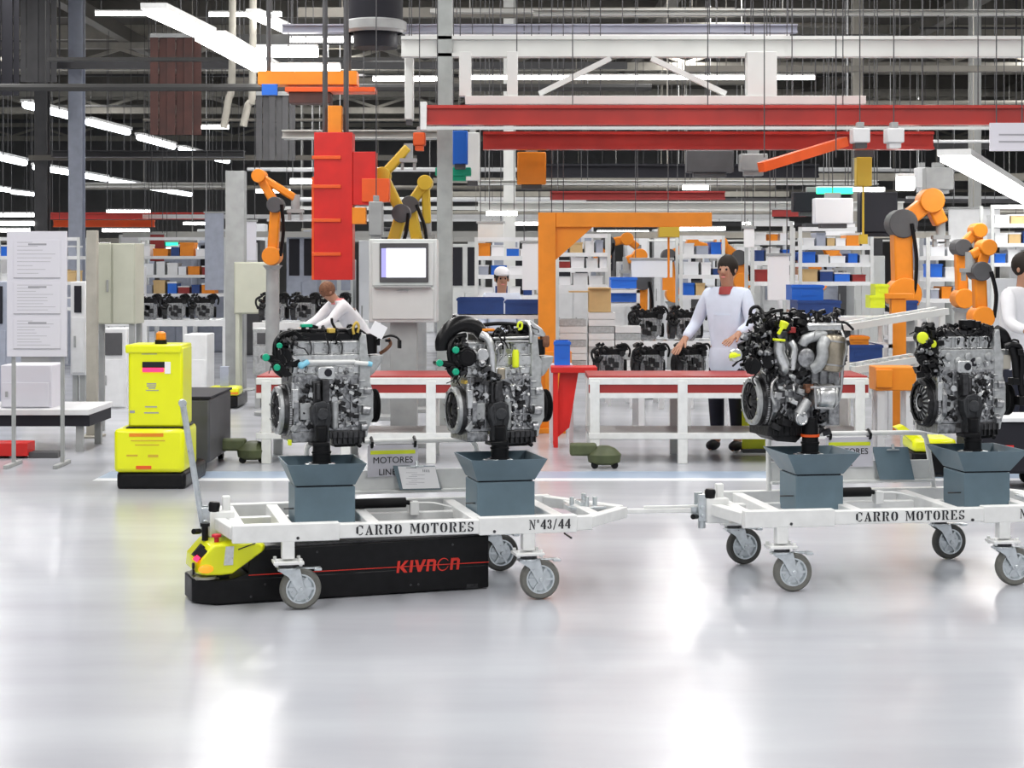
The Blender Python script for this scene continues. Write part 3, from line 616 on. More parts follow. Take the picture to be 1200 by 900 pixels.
b = MB(); b.tube([E.p(866, 205, .05), E.p(862, 175, .05), E.p(878, 150, .05), (E.p(890, 168, .05)), E.p(884, 198, .05)], .007, 8); E.ob('lifting_eye', b, 'gold')
b = MB(); E.bx(b, 740, 775, .05, .09, 176, 198); E.ob('yellow_plug', b, 'gold', .004)
b = MB(); E.bx(b, 608, 662, .06, .1, 155, 170); E.ob('green_label', b, 'green_cap', .003)
b = MB(); b.cyl(E.p(942, 300, .12), E.p(942, 205, .12), .043, n=24); E.bx(b, 905, 930, .08, .2, 205, 300); E.bx(b, 925, 1000, .1, .2, 235, 262); E.ob('vacuum_pump', b, 'black_plastic', .003)
M_ = Matrix.Translation(E.p(988, 187, .05)) @ Matrix.Rotation(R(28), 4, 'Y'); b = MB(); b.box(-.038, .038, -.001, .001, -.034, .034, M_); E.ob('paper_tag', b, 'paper')
E.hose('wiring_loom', [(980, 240, .1), (1010, 225, .08), (1050, 215, .08), (1085, 225, .06), (1100, 245, .05)], .006, 'black_hose')
E.hose('wiring_loom', [(1000, 300, .12), (1030, 280, .1), (1052, 255, .1), (1040, 230, .1)], .009, 'rust')
b = MB(); E.bx(b, 1092, 1106, .04, .07, 235, 275); E.bx(b, 1028, 1052, .08, .1, 232, 245); E.ob('connector', b, 'black_plastic', .002)
def left_cluster(E, rnd, ox, oy, caps, m=('green_cap',)):
    E.clutter('intake_cluster', rnd, 30, (480 + ox, 580 + ox, 200 + oy, 385 + oy), 'black_plastic', (.014, .03), (.04, .22))
    E.clutter('intake_valves', rnd, 14, (490 + ox, 580 + ox, 215 + oy, 390 + oy), 'steel_dark', (.01, .02), (.02, .06))
    b = MB(); b.cyl(E.p(522 + ox, 300 + oy, .12), E.p(522 + ox, 300 + oy, .03), .04, n=24); b.cyl(E.p(500 + ox, 360 + oy, .1), E.p(500 + ox, 360 + oy, .02), .026, n=18); E.ob('throttle_body', b, 'black_plastic', .003)
    E.hose('intake_hose', [(560 + ox, 195 + oy, .1), (510 + ox, 205 + oy, .08), (482 + ox, 240 + oy, .06), (480 + ox, 300 + oy, .05), (500 + ox, 350 + oy, .05), (540 + ox, 375 + oy, .06)], .014, 'black_hose')
    E.hose('intake_hose', [(470 + ox, 330 + oy, .05), (480 + ox, 365 + oy, .05), (515 + ox, 395 + oy, .05)], .012, 'black_hose')
    for (zx, zy, r) in caps:
        q = Vector(E.p(zx, zy, .02)); b = MB(); b.lathe([(r * .8, -.012), (r, 0), (r, .016), (r * .8, .02)], q, (-.2, -1, 0), 18); E.ob('cap', b, m[0], .001)
        b = MB(); b.cyl(q + Vector((0, .06, 0)), q + Vector((0, .008, 0)), r * .8, n=12); E.ob('port', b, 'black_plastic')
    q = E.p(500 + ox, 335 + oy, .05); q2 = E.p(caps[1][0], caps[1][1], .035); b = MB(); b.cyl(q, q2, .02, .014, n=12); E.ob('cap_neck', b, 'black_plastic')
    E.wires('fine_cables', rnd, 14, (480 + ox, 590 + ox, 190 + oy, 390 + oy), 'black_hose', .003, (0, .1))
left_cluster(E, rnd, 0, 0, ((500, 252, .015), (435, 305, .019), (488, 352, .017)))
b = MB(); b.cyl(E.p(440, 308, .03), E.p(480, 312, .05), .016, n=12); b.prism([(E.x(q[0], .05), E.z(q[1])) for q in ((455, 325), (500, 330), (560, 390), (520, 400), (490, 370))], .02, .1); E.ob('intake_elbow', b, 'black_plastic', .004)
b = MB(); E.bx(b, 545, 560, .03, .06, 690, 715); E.ob('yellow_drain_plug', b, 'lime', .002)
E.wires('top_cables', rnd, 12, (560, 900, 165, 200), 'black_hose', .0035, (.02, .12))
b = MB(); b.tube([E.p(560, 200, .1), E.p(548, 240, .06), E.p(552, 290, .06), E.p(575, 320, .06)], .006, 8); E.ob('vent_line', b, 'steel')
# ---- second engine
E, rnd = inline_engine(0, .53, 21, 21.5, 'silver engine with broad black hose over its left shoulder, second tray', 5, dx=-24, dz=15, kx=.93, sc=(1, 1, 1.02))
b = MB(); E.bx(b, 640, 905, .07, .3, 196, 234); E.ob('cam_cover', b, 'black_plastic', .006)
b = MB(); E.bx(b, 705, 900, .05, .08, 226, 236); b.cyl(E.p(690, 215, .06), E.p(900, 212, .06), .008, n=10); E.ob('fuel_rail', b, 'steel', .002)
E.hose('air_duct', [(430, 270, .1), (432, 225, .1), (470, 170, .1), (530, 145, .1), (600, 160, .1), (640, 200, .09)], lambda t: .034 + .008 * math.sin(t * math.pi), 'black_hose', 18)
E.hose('silver_turbo_pipe', [(630, 195, .05), (665, 215, .03), (685, 260, .02), (690, 320, .03), (688, 370, .04)], .021, 'alu_light', 16)
b = MB(); E.bx(b, 660, 712, .02, .06, 340, 350); b.cyl(E.p(640, 290, .06), E.p(640, 290, .02), .032, n=20); E.ob('turbo_outlet', b, 'alu_light', .003)
b = MB(); b.cyl(E.p(563, 300, .12), E.p(563, 300, .0), .046, n=28); b.cyl(E.p(563, 300, .0), E.p(563, 300, -.01), .036, n=28); E.ob('actuator', b, 'black_plastic', .003)
left_cluster(E, rnd, -10, 5, ((500, 265, .018), (418, 325, .018), (500, 368, .018)))
E.clutter('turbo_fittings', rnd, 26, (600, 720, 260, 410), 'alu_cast', (.01, .024), (.02, .07))
E.clutter('turbo_clamps', rnd, 16, (590, 730, 340, 430), 'steel_dark', (.01, .022), (.0, .05))
b = MB(); E.bx(b, 720, 760, .02, .07, 355, 410); E.ob('heat_shield', b, 'bronze', .006)
b = MB()
b.tube([E.p(722, 250, .03), E.p(750, 240, .02), E.p(755, 275, .02), E.p(740, 310, .03), E.p(722, 330, .04)], .006, 8); b.tube([E.p(705, 235, .03), E.p(725, 290, .02), E.p(715, 340, .03)], .006, 8); E.ob('oil_lines', b, 'steel')
b = MB(); b.lathe([(.012, -.046), (.018, -.04), (.018, .03), (.013, .046)], E.p(812, 312, .03), (0, 0, 1), 16); E.ob('yellow_cap', b, 'lime')
b = MB(); b.cyl(E.p(928, 300, .12), E.p(928, 225, .12), .042, n=24); E.ob('vacuum_pump', b, 'black_plastic', .003)
b = MB(); b.tube([E.p(868, 135, .08), E.p(890, 160, .06), E.p(893, 200, .05), E.p(893, 240, .05)], .011, 10); b.prism([(E.x(q[0], .1), E.z(q[1])) for q in ((865, 135), (885, 130), (945, 170), (968, 200), (962, 215), (905, 200))], .08, .2); E.ob('upper_timing_cover', b, 'alu_light', .006)
b = MB(); b.lathe([(.02, -.03), (.026, -.02), (.026, .02), (.02, .03)], E.p(968, 235, .1), (0, 0, 1), 14); E.ob('orange_canister', b, 'rust')
b = MB(); b.tube([E.p(822, 165, .05), E.p(828, 142, .05), E.p(845, 145, .05), E.p(842, 170, .05), E.p(826, 172, .05)], .006, 8); E.ob('lifting_eye', b, 'lime')
b = MB(); E.bx(b, 640, 705, .05, .1, 168, 182); E.ob('orange_cap', b, 'orange', .005)
E.clutter('ignition_coils', rnd, 22, (720, 880, 160, 205), 'black_plastic', (.012, .024), (.06, .2))
E.hose('wiring_loom', [(600, 160, .16), (700, 148, .14), (800, 150, .12), (880, 165, .12)], .01, 'black_hose')
E.wires('top_cables', rnd, 16, (700, 900, 150, 215), 'black_hose', .0035, (.02, .12))
b = MB(); E.bx(b, 545, 590, .06, .12, 412, 430); E.ob('yellow_plug', b, 'gold', .003)
# ---- third engine: exhaust side with canisters, tangle of black cables on top
E = Eng(1, -.43, 24, 15.5, 'engine with bronze exhaust canister and a tangle of black cables on top, third tray', 575, 830, 1055); rnd = random.Random(11)
E.post(band=(.088, .1), r=.044, h=.09); E.root.scale = (1.04, 1.04, 1.08)
b = MB(); b.cyl(E.p(578, 640, 0), E.p(576, 740, 0), .034, .04, n=20); E.ob('bracket_stem', b, 'black_plastic', .002)
b = MB(); E.bx(b, 400, 735, .07, .3, 400, 690); E.bx(b, 380, 730, .09, .28, 190, 405)
for k in range(7): E.bx(b, 400 + k * 46, 408 + k * 46, .055, .08, 410, 680)
for a, c in (((395, 650), (450, 570)), ((410, 660), (470, 590)), ((430, 570), (470, 650))): b.bar(E.p(*a, .055), E.p(*c, .055), .01, .014)
E.ob('block', b, 'alu_cast', .003)
b = MB(); E.bx(b, 350, 545, .04, .28, 680, 735); b.prism([(E.x(q[0], .05), E.z(q[1])) for q in ((360, 733), (540, 733), (500, 772), (400, 762))], .05, .26)
for zx in range(380, 540, 30): E.bx(b, zx, zx + 6, .03, .06, 690, 735)
E.ob('oil_pan', b, 'iron', .005)
E.clutter('lower_brackets', rnd, 18, (590, 665, 600, 720), 'steel_dark', (.012, .026), (.0, .12))
E.clutter('starter_fittings', rnd, 12, (370, 500, 560, 700), 'iron', (.012, .03), (.02, .08))
E.flywheel(286, 560, .128, dual=False)
b = MB(); E.bx(b, 560, 745, .0, .2, 152, 190); E.bx(b, 566, 742, -.005, .02, 158, 166); E.ob('top_cover_rail', b, 'alu_light', .006)
c0 = Vector(E.p(700, 215, .02)); c1 = Vector(E.p(680, 405, .02)); ax = (c1 - c0).normalized(); ln = (c1 - c0).length
b = MB(); b.lathe([(.03, -.005), (.056, .004), (.064, .02), (.064, ln - .02), (.056, ln - .004), (.03, ln)], c0, ax, 32); can = E.ob('exhaust_canister', b, 'bronze')
b = MB()
for h in (.03, ln - .035): b.lathe([(.064, -.004), (.068, -.004), (.068, .004), (.064, .004)], c0 + ax * h, ax, 32)
E.ob('canister_bands', b, 'steel', 0, can)
E.hose('exhaust_elbow', [(650, 215, .02), (600, 220, .0), (550, 235, .0), (535, 260, .01)], .026, 'alu_matt', 18)
E.hose('exhaust_bend', [(655, 235, -.02), (640, 270, -.035), (640, 320, -.04), (620, 365, -.03), (590, 385, -.01)], .03, 'alu_matt', 18)
b = MB(); b.lathe([(.03, 0), (.046, .01), (.05, .03), (.046, .05), (.03, .06)], E.p(560, 330, -.03), (0, 1, .1), 28); E.ob('turbocharger', b, 'alu_cast')
c0 = Vector(E.p(585, 530, .01)); c1 = Vector(E.p(715, 530, .01)); ln = (c1 - c0).length
b = MB(); b.lathe([(.03, 0), (.052, .008), (.06, .02), (.06, ln - .02), (.052, ln - .006), (.03, ln)], c0, (1, 0, 0), 32)
can = E.ob('lower_canister', b, 'alu_light')
b = MB()
for h in (.022, ln - .024): b.lathe([(.06, -.004), (.064, -.004), (.064, .004), (.06, .004)], c0 + Vector((h, 0, 0)), (1, 0, 0), 32)
b.bar(E.p(600, 585, -.05), E.p(700, 590, -.05), .006, .01); b.bar(E.p(575, 480, -.05), E.p(735, 478, -.05), .008, .01); b.bar(E.p(598, 480, -.055), E.p(605, 590, -.055), .008, .01); E.ob('heat_shield_straps', b, 'steel', .001, can)
E.hose('silver_charge_pipe', [(412, 250, -.01), (410, 290, -.01), (425, 330, -.01), (440, 370, 0), (430, 400, .03)], .027, 'alu_light', 18)
E.hose('silver_charge_pipe', [(470, 245, .0), (490, 280, -.01), (485, 330, -.01), (480, 385, .01)], .018, 'alu_light', 14)
b = MB(); b.lathe([(.031, -.006), (.033, -.004), (.033, .004), (.031, .006)], E.p(410, 235, -.01), (.1, 0, 1), 22); b.lathe([(.012, -.02), (.02, -.018), (.024, .012), (.012, .016)], E.p(436, 155, -.01), (.3, -.2, 1), 18); b.bar(E.p(405, 205, -.02), E.p(430, 165, -.02), .014, .014)
E.ob('yellow_clamps', b, 'lime', .001)
b = MB(); b.lathe([(.024, 0), (.03, .006), (.03, .05), (.02, .06)], E.p(184, 345, .05), (0, 0, 1), 16); E.bx(b, 168, 205, .02, .07, 290, 345); b.cyl(E.p(186, 310, .02), E.p(186, 310, -.01), .03, n=16); se = E.ob('egr_valve', b, 'alu_light', .003)
b = MB(); b.sph(E.p(172, 310, -.012), .02, (1.2, .5, .7)); b.bar(E.p(150, 318, -.02), E.p(205, 308, -.02), .012, .012); E.ob('yellow_cap', b, 'lime', 0, se)
b = MB(); b.cyl(E.p(272, 368, .1), E.p(272, 368, 0), .042, n=24); b.cyl(E.p(350, 345, .08), E.p(350, 345, .0), .036, n=20); E.ob('round_housings', b, 'black_plastic', .004)
E.clutter('left_fittings', rnd, 42, (215, 400, 190, 400), 'black_plastic', (.014, .03), (.02, .2))
E.clutter('left_brackets', rnd, 26, (220, 400, 190, 390), 'alu_cast', (.008, .02), (-.01, .08))
E.clutter('centre_fittings', rnd, 26, (400, 560, 380, 520), 'steel_dark', (.012, .03), (.0, .1))
E.clutter('centre_brackets', rnd, 22, (390, 530, 410, 560), 'alu_light', (.01, .024), (-.01, .05))
E.clutter('rusty_flanges', rnd, 8, (530, 585, 470, 580), 'rust', (.012, .022), (-.01, .06))
E.hose('drain_pipe', [(400, 430, .02), (375, 460, .01), (372, 520, .0), (390, 565, .01)], .009, 'steel')
E.hose('oil_cooler_pipe', [(560, 555, .0), (535, 590, -.01), (515, 625, -.02)], .026, 'alu_matt', 16)
b = MB(); b.lathe([(.034, .0), (.034, .018), (.028, .022), (.024, .018), (.002, .018)], E.p(524, 640, -.02), (0, -1, 0), 24); E.ob('round_cap', b, 'alu_light')
E.hose('side_loom', [(735, 180, .05), (755, 230, .03), (768, 290, .02), (750, 360, .02), (742, 480, .03), (728, 560, .05)], .01, 'steel')
E.clutter('right_fittings', rnd, 22, (730, 780, 190, 380), 'steel_dark', (.01, .02), (.02, .12))
E.clutter('top_connectors', rnd, 44, (255, 740, 85, 190), 'black_plastic', (.012, .028), (.02, .22))
E.clutter('top_black', rnd, 40, (250, 560, 95, 260), 'black_plastic', (.014, .032), (-.01, .2))
E.clutter('top_metal', rnd, 22, (300, 700, 100, 185), 'steel', (.007, .014), (.0, .2))
E.hose('top_loop', [(255, 110, .1), (262, 78, .1), (290, 65, .1), (312, 80, .1), (330, 110, .08), (375, 90, .08), (430, 85, .08)], .009, 'black_hose')
E.wires('cable_tangle', rnd, 60, (260, 730, 75, 190), 'black_hose', .0048, (0, .24), .11)
E.wires('side_cables', rnd, 36, (220, 420, 170, 400), 'black_hose', .004, (-.02, .1), .08)
E.wires('metal_lines', rnd, 18, (240, 720, 90, 400), 'steel', .003, (-.02, .1), .08)
b = MB(); E.bx(b, 465, 500, -.01, .02, 170, 200); E.ob('dark_red_plug', b, 'maroon', .003)
# ---- fourth engine
E, rnd = inline_engine(1, .55, 28, 14.6, 'matt silver engine with yellow caps and a black harness hanging on its right, fourth tray', 9, dx=-62, dz=14, zoom=(705, 805, 950), kx=.84, fdx=-22, sc=(1, 1, 1.06))
b = MB(); b.lathe([(.022, .001), (.022, -.006), (.014, -.006)], E.p(775, 362, .058), (0, 1, 0), 18); E.ob('water_port', b, 'near_black')
b = MB(); E.bx(b, 580, 900, .055, .09, 300, 400)
for k in range(5): b.lathe([(.022, .01), (.022, -.01), (.014, -.014)], E.p(620 + k * 60, 335 + (k % 2) * 22, .055), (0, 1, 0), 16)
E.ob('head_face', b, 'alu_matt', .004)
b = MB(); E.bx(b, 560, 905, .07, .3, 205, 236); E.ob('cam_cover', b, 'steel_dark', .006)
E.clutter('ignition_coils', rnd, 30, (560, 890, 185, 225), 'black_plastic', (.012, .024), (.04, .2))
b = MB(); b.cyl(E.p(735, 195, .08), E.p(735, 158, .08), .046, n=24); b.cyl(E.p(790, 200, .08), E.p(790, 165, .08), .026, n=20); E.ob('filler_neck', b, 'black_plastic', .003)
E.clutter('intake_castings', rnd, 46, (448, 590, 215, 430), 'black_plastic', (.016, .034), (.0, .2)); E.clutter('intake_rods', rnd, 12, (460, 590, 240, 420), 'alu_cast', (.008, .016), (-.01, .03))
left_cluster(E, rnd, -28, -15, ((470, 240, .03), (530, 270, .019)), ('lime',))
b = MB(); b.lathe([(.02, 0), (.034, .006), (.034, .05), (.02, .056)], E.p(440, 290, .06), (.9, -.3, 0), 18); E.ob('steel_sleeve', b, 'alu_matt')
b = MB(); b.tube([E.p(905, 215, .1), E.p(950, 240, .1), E.p(975, 290, .1)], .035, 14); E.ob('black_duct', b, 'black_hose')
b = MB(); b.tube([E.p(960, 290, .06), E.p(1010, 280, .05), E.p(1050, 300, .05), E.p(1062, 380, .05), E.p(1055, 460, .05), E.p(1070, 540, .05)], .018, 10); b.tube([E.p(1000, 290, .05), E.p(1020, 350, .05), E.p(1030, 440, .05)], .02, 10); b.tube([E.p(1000, 300, .05), E.p(1000, 260, .05), E.p(1040, 262, .05), E.p(1035, 300, .05)], .006, 8); E.ob('hanging_harness', b, 'black_hose')
b = MB(); E.bx(b, 1010, 1050, .02, .08, 440, 475); E.bx(b, 1048, 1085, .02, .08, 530, 575); E.bx(b, 1040, 1072, .02, .07, 300, 330); E.ob('connectors', b, 'black_plastic', .004)
b = MB(); E.bx(b, 930, 1000, .06, .14, 330, 400); E.ob('grey_bracket', b, 'warm_grey', .006)
E.wires('top_cables', rnd, 20, (560, 900, 180, 225), 'black_hose', .004, (.02, .12))
# ================================================================== the hall's equipment
ROOT = {}
def K(name, label, cat, px0, px1, py0, py1, D, group=None):
    """an Empty at the base of a thing measured at distance D; returns it with its width and height"""
    x0, x1, z0, z1 = rc(px0, px1, py0, py1, D)
    return thing(name, label, cat, ((x0 + x1) / 2, D, z0), 0, group), x1 - x0, z1 - z0
def part(root, name, m, x0, x1, y0, y1, z0, z1, bev=.004, parent=None):
    return obj(name, MB().box(x0, x1, y0, y1, z0, z1), m, parent or root, bev)
def hangers(root, xs, z, y, m='mid_grey', top=7.42, r=.015):
    m = 'dark_grey'; r = r if r >= .03 else .006
    for x in xs:
        b = MB(); b.cyl((x, y, z), (x, y, top - root.location.z), r, n=6); obj('hanger', b, m, root)
def legs(root, xs, ys, m, r=.03, top=0):
    for x in xs:
        for y in ys: part(root, 'leg', m, x - r, x + r, y - r, y + r, -root.location.z, top, 0)
# ---- benches with the red band
def bench(px0, px1, D, label, posts, lower=True):
    t, w_, h = K('assembly_bench', label, 'bench', px0, px1, 443, 467, D, 'white benches with red band'); 
    part(t, 'top_rail', 'white_paint', -w_ / 2, w_ / 2, 0, .05, h - .055, h); part(t, 'band', 'maroon', -w_ / 2, w_ / 2, .012, .03, .045, h - .055, 0); part(t, 'bottom_rail', 'white_paint', -w_ / 2, w_ / 2, 0, .05, 0, .045)
    part(t, 'worktop', 'maroon', -w_ / 2, w_ / 2, .05, .8, h - .02, h + .015)
    for px in posts:
        x = wp(px, 0, D).x - t.location.x
        for y in (0, .75): part(t, 'post', 'white_paint', x - .04, x + .04, y - .006, y + .055, -t.location.z, h - .022)
    if lower:
        z = wp(0, 511, D).z - t.location.z; part(t, 'foot_rail', 'white_paint', -w_ / 2, w_ / 2, -.01, .04, z - .025, z + .025); part(t, 'lower_shelf', 'mid_grey', -w_ / 2, w_ / 2, .05, .75, z - .01, z + .02)
    return t
bench(300, 528, 15.2, 'white bench with red band behind the first two engines', (312, 405, 505))
bench(690, 1018, 15.2, 'long white bench with red band between the second and third engines', (697, 800, 1008))
# clutter on the benches: trays of parts
def crate(px0, px1, py0, py1, D, dep, m, label, group=None, name='crate', cat='crate', lip=True):
    t, w_, h = K(name, label, cat, px0, px1, py0, py1, D, group); b = MB(); n = .012
    b.box(-w_ / 2, w_ / 2, 0, dep, 0, n); b.box(-w_ / 2, w_ / 2, 0, n, n, h); b.box(-w_ / 2, w_ / 2, dep - n, dep, n, h); b.box(-w_ / 2, -w_ / 2 + n, n, dep - n, n, h); b.box(w_ / 2 - n, w_ / 2, n, dep - n, n, h)
    obj('body', b, m, t)
    if lip: b = MB(); b.box(-w_ / 2 - .01, w_ / 2 + .01, -.01, .0, h - .03, h - .005); b.box(-w_ * .2, w_ * .2, -.006, 0, h * .3, h * .55); obj('rim', b, m, t)
    return t
# ---- simple background engine (three parts), copied along the lines
def small_engine(label):
    t = thing('engine_block', label, 'engine', (0, 0, 0)); rnd_ = random.Random(2)
    b = MB(); b.box(-.14, .13, .02, .28, .05, .22); b.prism([(-.12, .05), (.1, .05), (.06, 0), (-.08, 0)], .06, .24)
    for k in range(5): b.box(-.13 + k * .06, -.115 + k * .06, -.005, .02, .05, .22)
    for k in range(12):
        x_, z_ = rnd_.uniform(-.12, .12), rnd_.uniform(.06, .2); b.cyl((x_, .02, z_), (x_, -.02, z_), rnd_.uniform(.01, .022), n=8)
    obj('block', b, 'alu_cast', t, .004)
    b = MB(); b.box(-.16, .15, .03, .27, .22, .28)
    for k in range(18):
        x_, z_ = rnd_.uniform(-.19, .17), rnd_.uniform(.27, .33); e = rnd_.uniform(.015, .035); b.box(-e, e, -.0, .12, -e * .6, e * .6, Matrix.Translation((x_, rnd_.uniform(0, .1), z_)) @ Matrix.Rotation(rnd_.uniform(-.7, .7), 4, 'Y'))
    obj('head', b, 'black_plastic', t, .003)
    b = MB(); b.cyl((-.21, .15, .12), (-.15, .15, .12), .11, n=22); b.cyl((-.225, .15, .12), (-.21, .15, .12), .06, n=16); obj('flywheel', b, 'steel_dark', t)
    b = MB(); b.cyl((.13, .14, .1), (.17, .14, .1), .07, n=18); obj('pulley', b, 'black_rubber', t)
    b = MB()
    for k in range(14):
        x_, z_ = rnd_.uniform(-.22, -.08), rnd_.uniform(.16, .3); e = rnd_.uniform(.015, .03); b.sph((x_, rnd_.uniform(-.03, .08), z_), e, (1, 1, 1), 8, 5)
    for k in range(8):
        x_, z_ = rnd_.uniform(-.1, .13), rnd_.uniform(.07, .24); e = rnd_.uniform(.014, .03); b.box(x_ - e, x_ + e, -.03, .02, z_ - e, z_ + e)
    o = obj('intake_parts', b, 'iron', t); o['kind'] = 'stuff'
    b = MB(); b.tube([(-.16, 0, .3), (-.24, -.02, .26), (-.23, -.03, .18), (-.15, -.02, .15)], .014, 8); b.tube([(.08, 0, .32), (.15, -.03, .33), (.2, 0, .27), (.19, .02, .2)], .013, 8); obj('hoses', b, 'black_hose', t)
    return t
SE = small_engine('small background engine'); first = [True]
def put_engine(px, py, D, label, rz=0, s=1.0, grp='engines on the lines behind'):
    t = SE if first[0] else copy_tree(SE); first[0] = False
    t.location = wp(px, py, D); t.rotation_euler.z = rz; t.scale = (s * 1.15, s, s * 1.3); t['label'] = label; t['group'] = grp
# ---- engine line behind the left tug: conveyor with dark engines
def conveyor(px0, px1, py, D, dep, label, m='rack_white', hgt=.09, posts=4, grp=None):
    t, w_, h = K('conveyor', label, 'conveyor', px0, px1, py, py + 10, D, grp)
    part(t, 'side_rail', m, -w_ / 2, w_ / 2, 0, .05, -hgt, 0); part(t, 'side_rail', m, -w_ / 2, w_ / 2, dep - .05, dep, -hgt, 0); b = MB()
    t.location.z = wp(0, py, D).z
    n = max(3, int(w_ / .14))
    for k in range(n): x = -w_ / 2 + (k + .5) * w_ / n; b.cyl((x, .05, -.03), (x, dep - .05, -.03), .028, n=8)
    o = obj('rollers', b, 'galv', t); o['kind'] = 'stuff'
    for k in range(posts): x = -w_ / 2 + .06 + (w_ - .12) * k / (posts - 1); part(t, 'leg', m, x - .03, x + .03, 0, .05, -t.location.z, -hgt); part(t, 'leg', m, x - .03, x + .03, dep - .05, dep, -t.location.z, -hgt)
    return t
conveyor(118, 268, 375, 26, .9, 'pale roller line carrying engines behind the yellow tower tug')
for k, px in enumerate((174, 207, 240)): put_engine(px, 375, 26.3, ('left', 'middle', 'right')[k] + ' one of three engines on the pale line behind the yellow tower tug', .1 * k, .85)
conveyor(296, 425, 378, 22, .9, 'pale roller line below the red hoist')
for k, px in enumerate((322, 358, 393)): put_engine(px, 377, 22.2, ('left', 'middle', 'right')[k] + ' one of three engines on the line below the red hoist', -.1 * k, .8)
conveyor(690, 868, 440, 17.5, .9, 'low roller line behind the red banded bench at centre')
for k, px in enumerate((718, 765, 815)): put_engine(px, 441, 17.7, ('left', 'middle', 'right')[k] + ' one of three engines lying behind the long red banded bench', .2 * k, .72)
conveyor(735, 850, 400, 21, .9, 'raised roller line left of the man in pale coat')
for k, px in enumerate((762, 808)): put_engine(px, 399, 21.2, ('left', 'right')[k] + ' one of two engines on the raised line beside the man in pale coat', .1, .9)
# stacked pale trays, centre
for c, (px, n) in enumerate(((672, 7), (706, 8), (736, 6))):
    for k in range(n):
        y1 = 430 - k * 8
        crate(px - 16, px + 15, y1 - 7.5, y1, 18.5, .35, 'rack_white' if (c + k) % 3 else 'alu_matt', ('left', 'middle', 'right')[c] + ' stack of pale trays right of the orange crane post, tray ' + ('at the bottom', 'second from bottom', 'third from bottom', 'fourth from bottom', 'fifth from bottom', 'sixth from bottom', 'seventh from bottom', 'on top')[k], 'pale trays in stacks', 'tray', 'tray', False)
t, w_, h = K('trolley_table', 'low pale table under the stacked trays at centre', 'table', 652, 755, 431, 437, 18.4); part(t, 'tabletop', 'rack_white', -w_ / 2, w_ / 2, 0, .5, 0, h); legs(t, (-w_ / 2 + .05, w_ / 2 - .05), (.04, .46), 'rack_white', .02)
# cardboard box with arm piece
t, w_, h = K('cardboard_box', 'tan cardboard box on top of the middle tray stack', 'box', 690, 716, 337, 366, 18.6); part(t, 'carton', 'card', -w_ / 2, w_ / 2, 0, .25, 0, h); part(t, 'flap', 'card', -w_ / 2 - .2, -w_ / 2, .02, .2, h - .05, h - .035, .002); part(t, 'flap', 'card', -w_ / 2, w_ / 2, -.06, 0, h - .012, h)
# orange jib crane
t = thing('jib_crane', 'orange jib crane post with long arm standing right of the second engine', 'crane', (wp(641, 0, 18).x, 18, 0)); Zt = wp(0, 249, 18).z; Zb = wp(0, 266, 18).z
part(t, 'post', 'orange', -.085, .085, 0, .18, .05, Zt); part(t, 'arm', 'orange', .087, 1.62, .01, .16, Zb, Zt); b = MB(); b.prism([(.08, Zb), (.45, Zb), (.08, Zb - .33)], .05, .1); obj('gusset', b, 'orange', t); part(t, 'base_plate', 'orange', -.18, .18, -.09, .27, 0, .05)
part(t, 'foot_casing', 'orange', -.02, .24, -.06, .2, wp(0, 462, 18).z, wp(0, 412, 18).z)
part(t, 'trolley', 'yellow_dark', 1.1, 1.3, -.02, .18, Zb - .1, Zb); b = MB(); b.cyl((1.2, .08, Zb - .5), (1.2, .08, Zb - .1), .012, n=6); b.box(1.14, 1.26, .03, .13, Zb - .62, Zb - .5); obj('hook_block', b, 'orange', t)
# red stand and orange parts beside the crane foot
t, w_, h = K('tool_stand', 'red stand with slanting top beside the orange crane foot', 'stand', 646, 700, 421, 437, 16.5); part(t, 'top_tray', 'red', -w_ / 2, w_ / 2, 0, .35, 0, .05)
M_ = MB(); M_.prism([(-w_ * .3, 0), (w_ * .1, 0), (-w_ * .1, -.5), (-w_ * .45, -.62)], .1, .2); obj('slanted_panel', M_, 'red', t); legs(t, (-w_ * .4, w_ * .4), (.05, .3), 'red', .02)
# screen cabinet
t, w_, h = K('screen_cabinet', 'light grey control cabinet with a lit screen above the second engine', 'cabinet', 432, 512, 280, 378, 16.5)
part(t, 'body', 'cabinet_grey', -w_ / 2, w_ / 2, .02, .42, 0, h, .012); part(t, 'screen_door', 'cabinet_grey', -w_ / 2 + .03, w_ / 2 - .03, 0, .02, h * .44, h - .03, .006)
b = MB(); x0, x1, z0, z1 = rc(445, 502, 285, 331, 16.5); xo = t.location.x; zo = t.location.z
bz = part(t, 'screen_bezel', 'dark_grey', x0 - xo, x1 - xo, -.015, 0, z0 - zo, z1 - zo)
x0, x1, z0, z1 = rc(453, 499, 291, 325, 16.5); part(t, 'screen', 'screen', x0 - xo, x1 - xo, -.018, -.015, z0 - zo, z1 - zo, 0, bz)
x0, x1, z0, z1 = rc(447, 453, 291, 325, 16.5); part(t, 'screen_menu', 'screen_side', x0 - xo, x1 - xo, -.018, -.015, z0 - zo, z1 - zo, 0, bz)
part(t, 'keyboard_door', 'cabinet_grey', -w_ / 2 + .03, w_ / 2 - .03, 0, .02, .03, h * .42, .006); part(t, 'keyboard_shelf', 'mid_grey', -w_ / 2 + .05, w_ / 2 - .05, -.06, 0, h * .415, h * .44); part(t, 'handle', 'galv', -.05, .05, -.02, 0, h * .37, h * .385)
part(t, 'pedestal', 'mid_grey', -.12, .12, .12, .3, -zo + .04, 0); part(t, 'pedestal_foot', 'mid_grey', -.25, .25, .0, .42, -zo, -zo + .04)
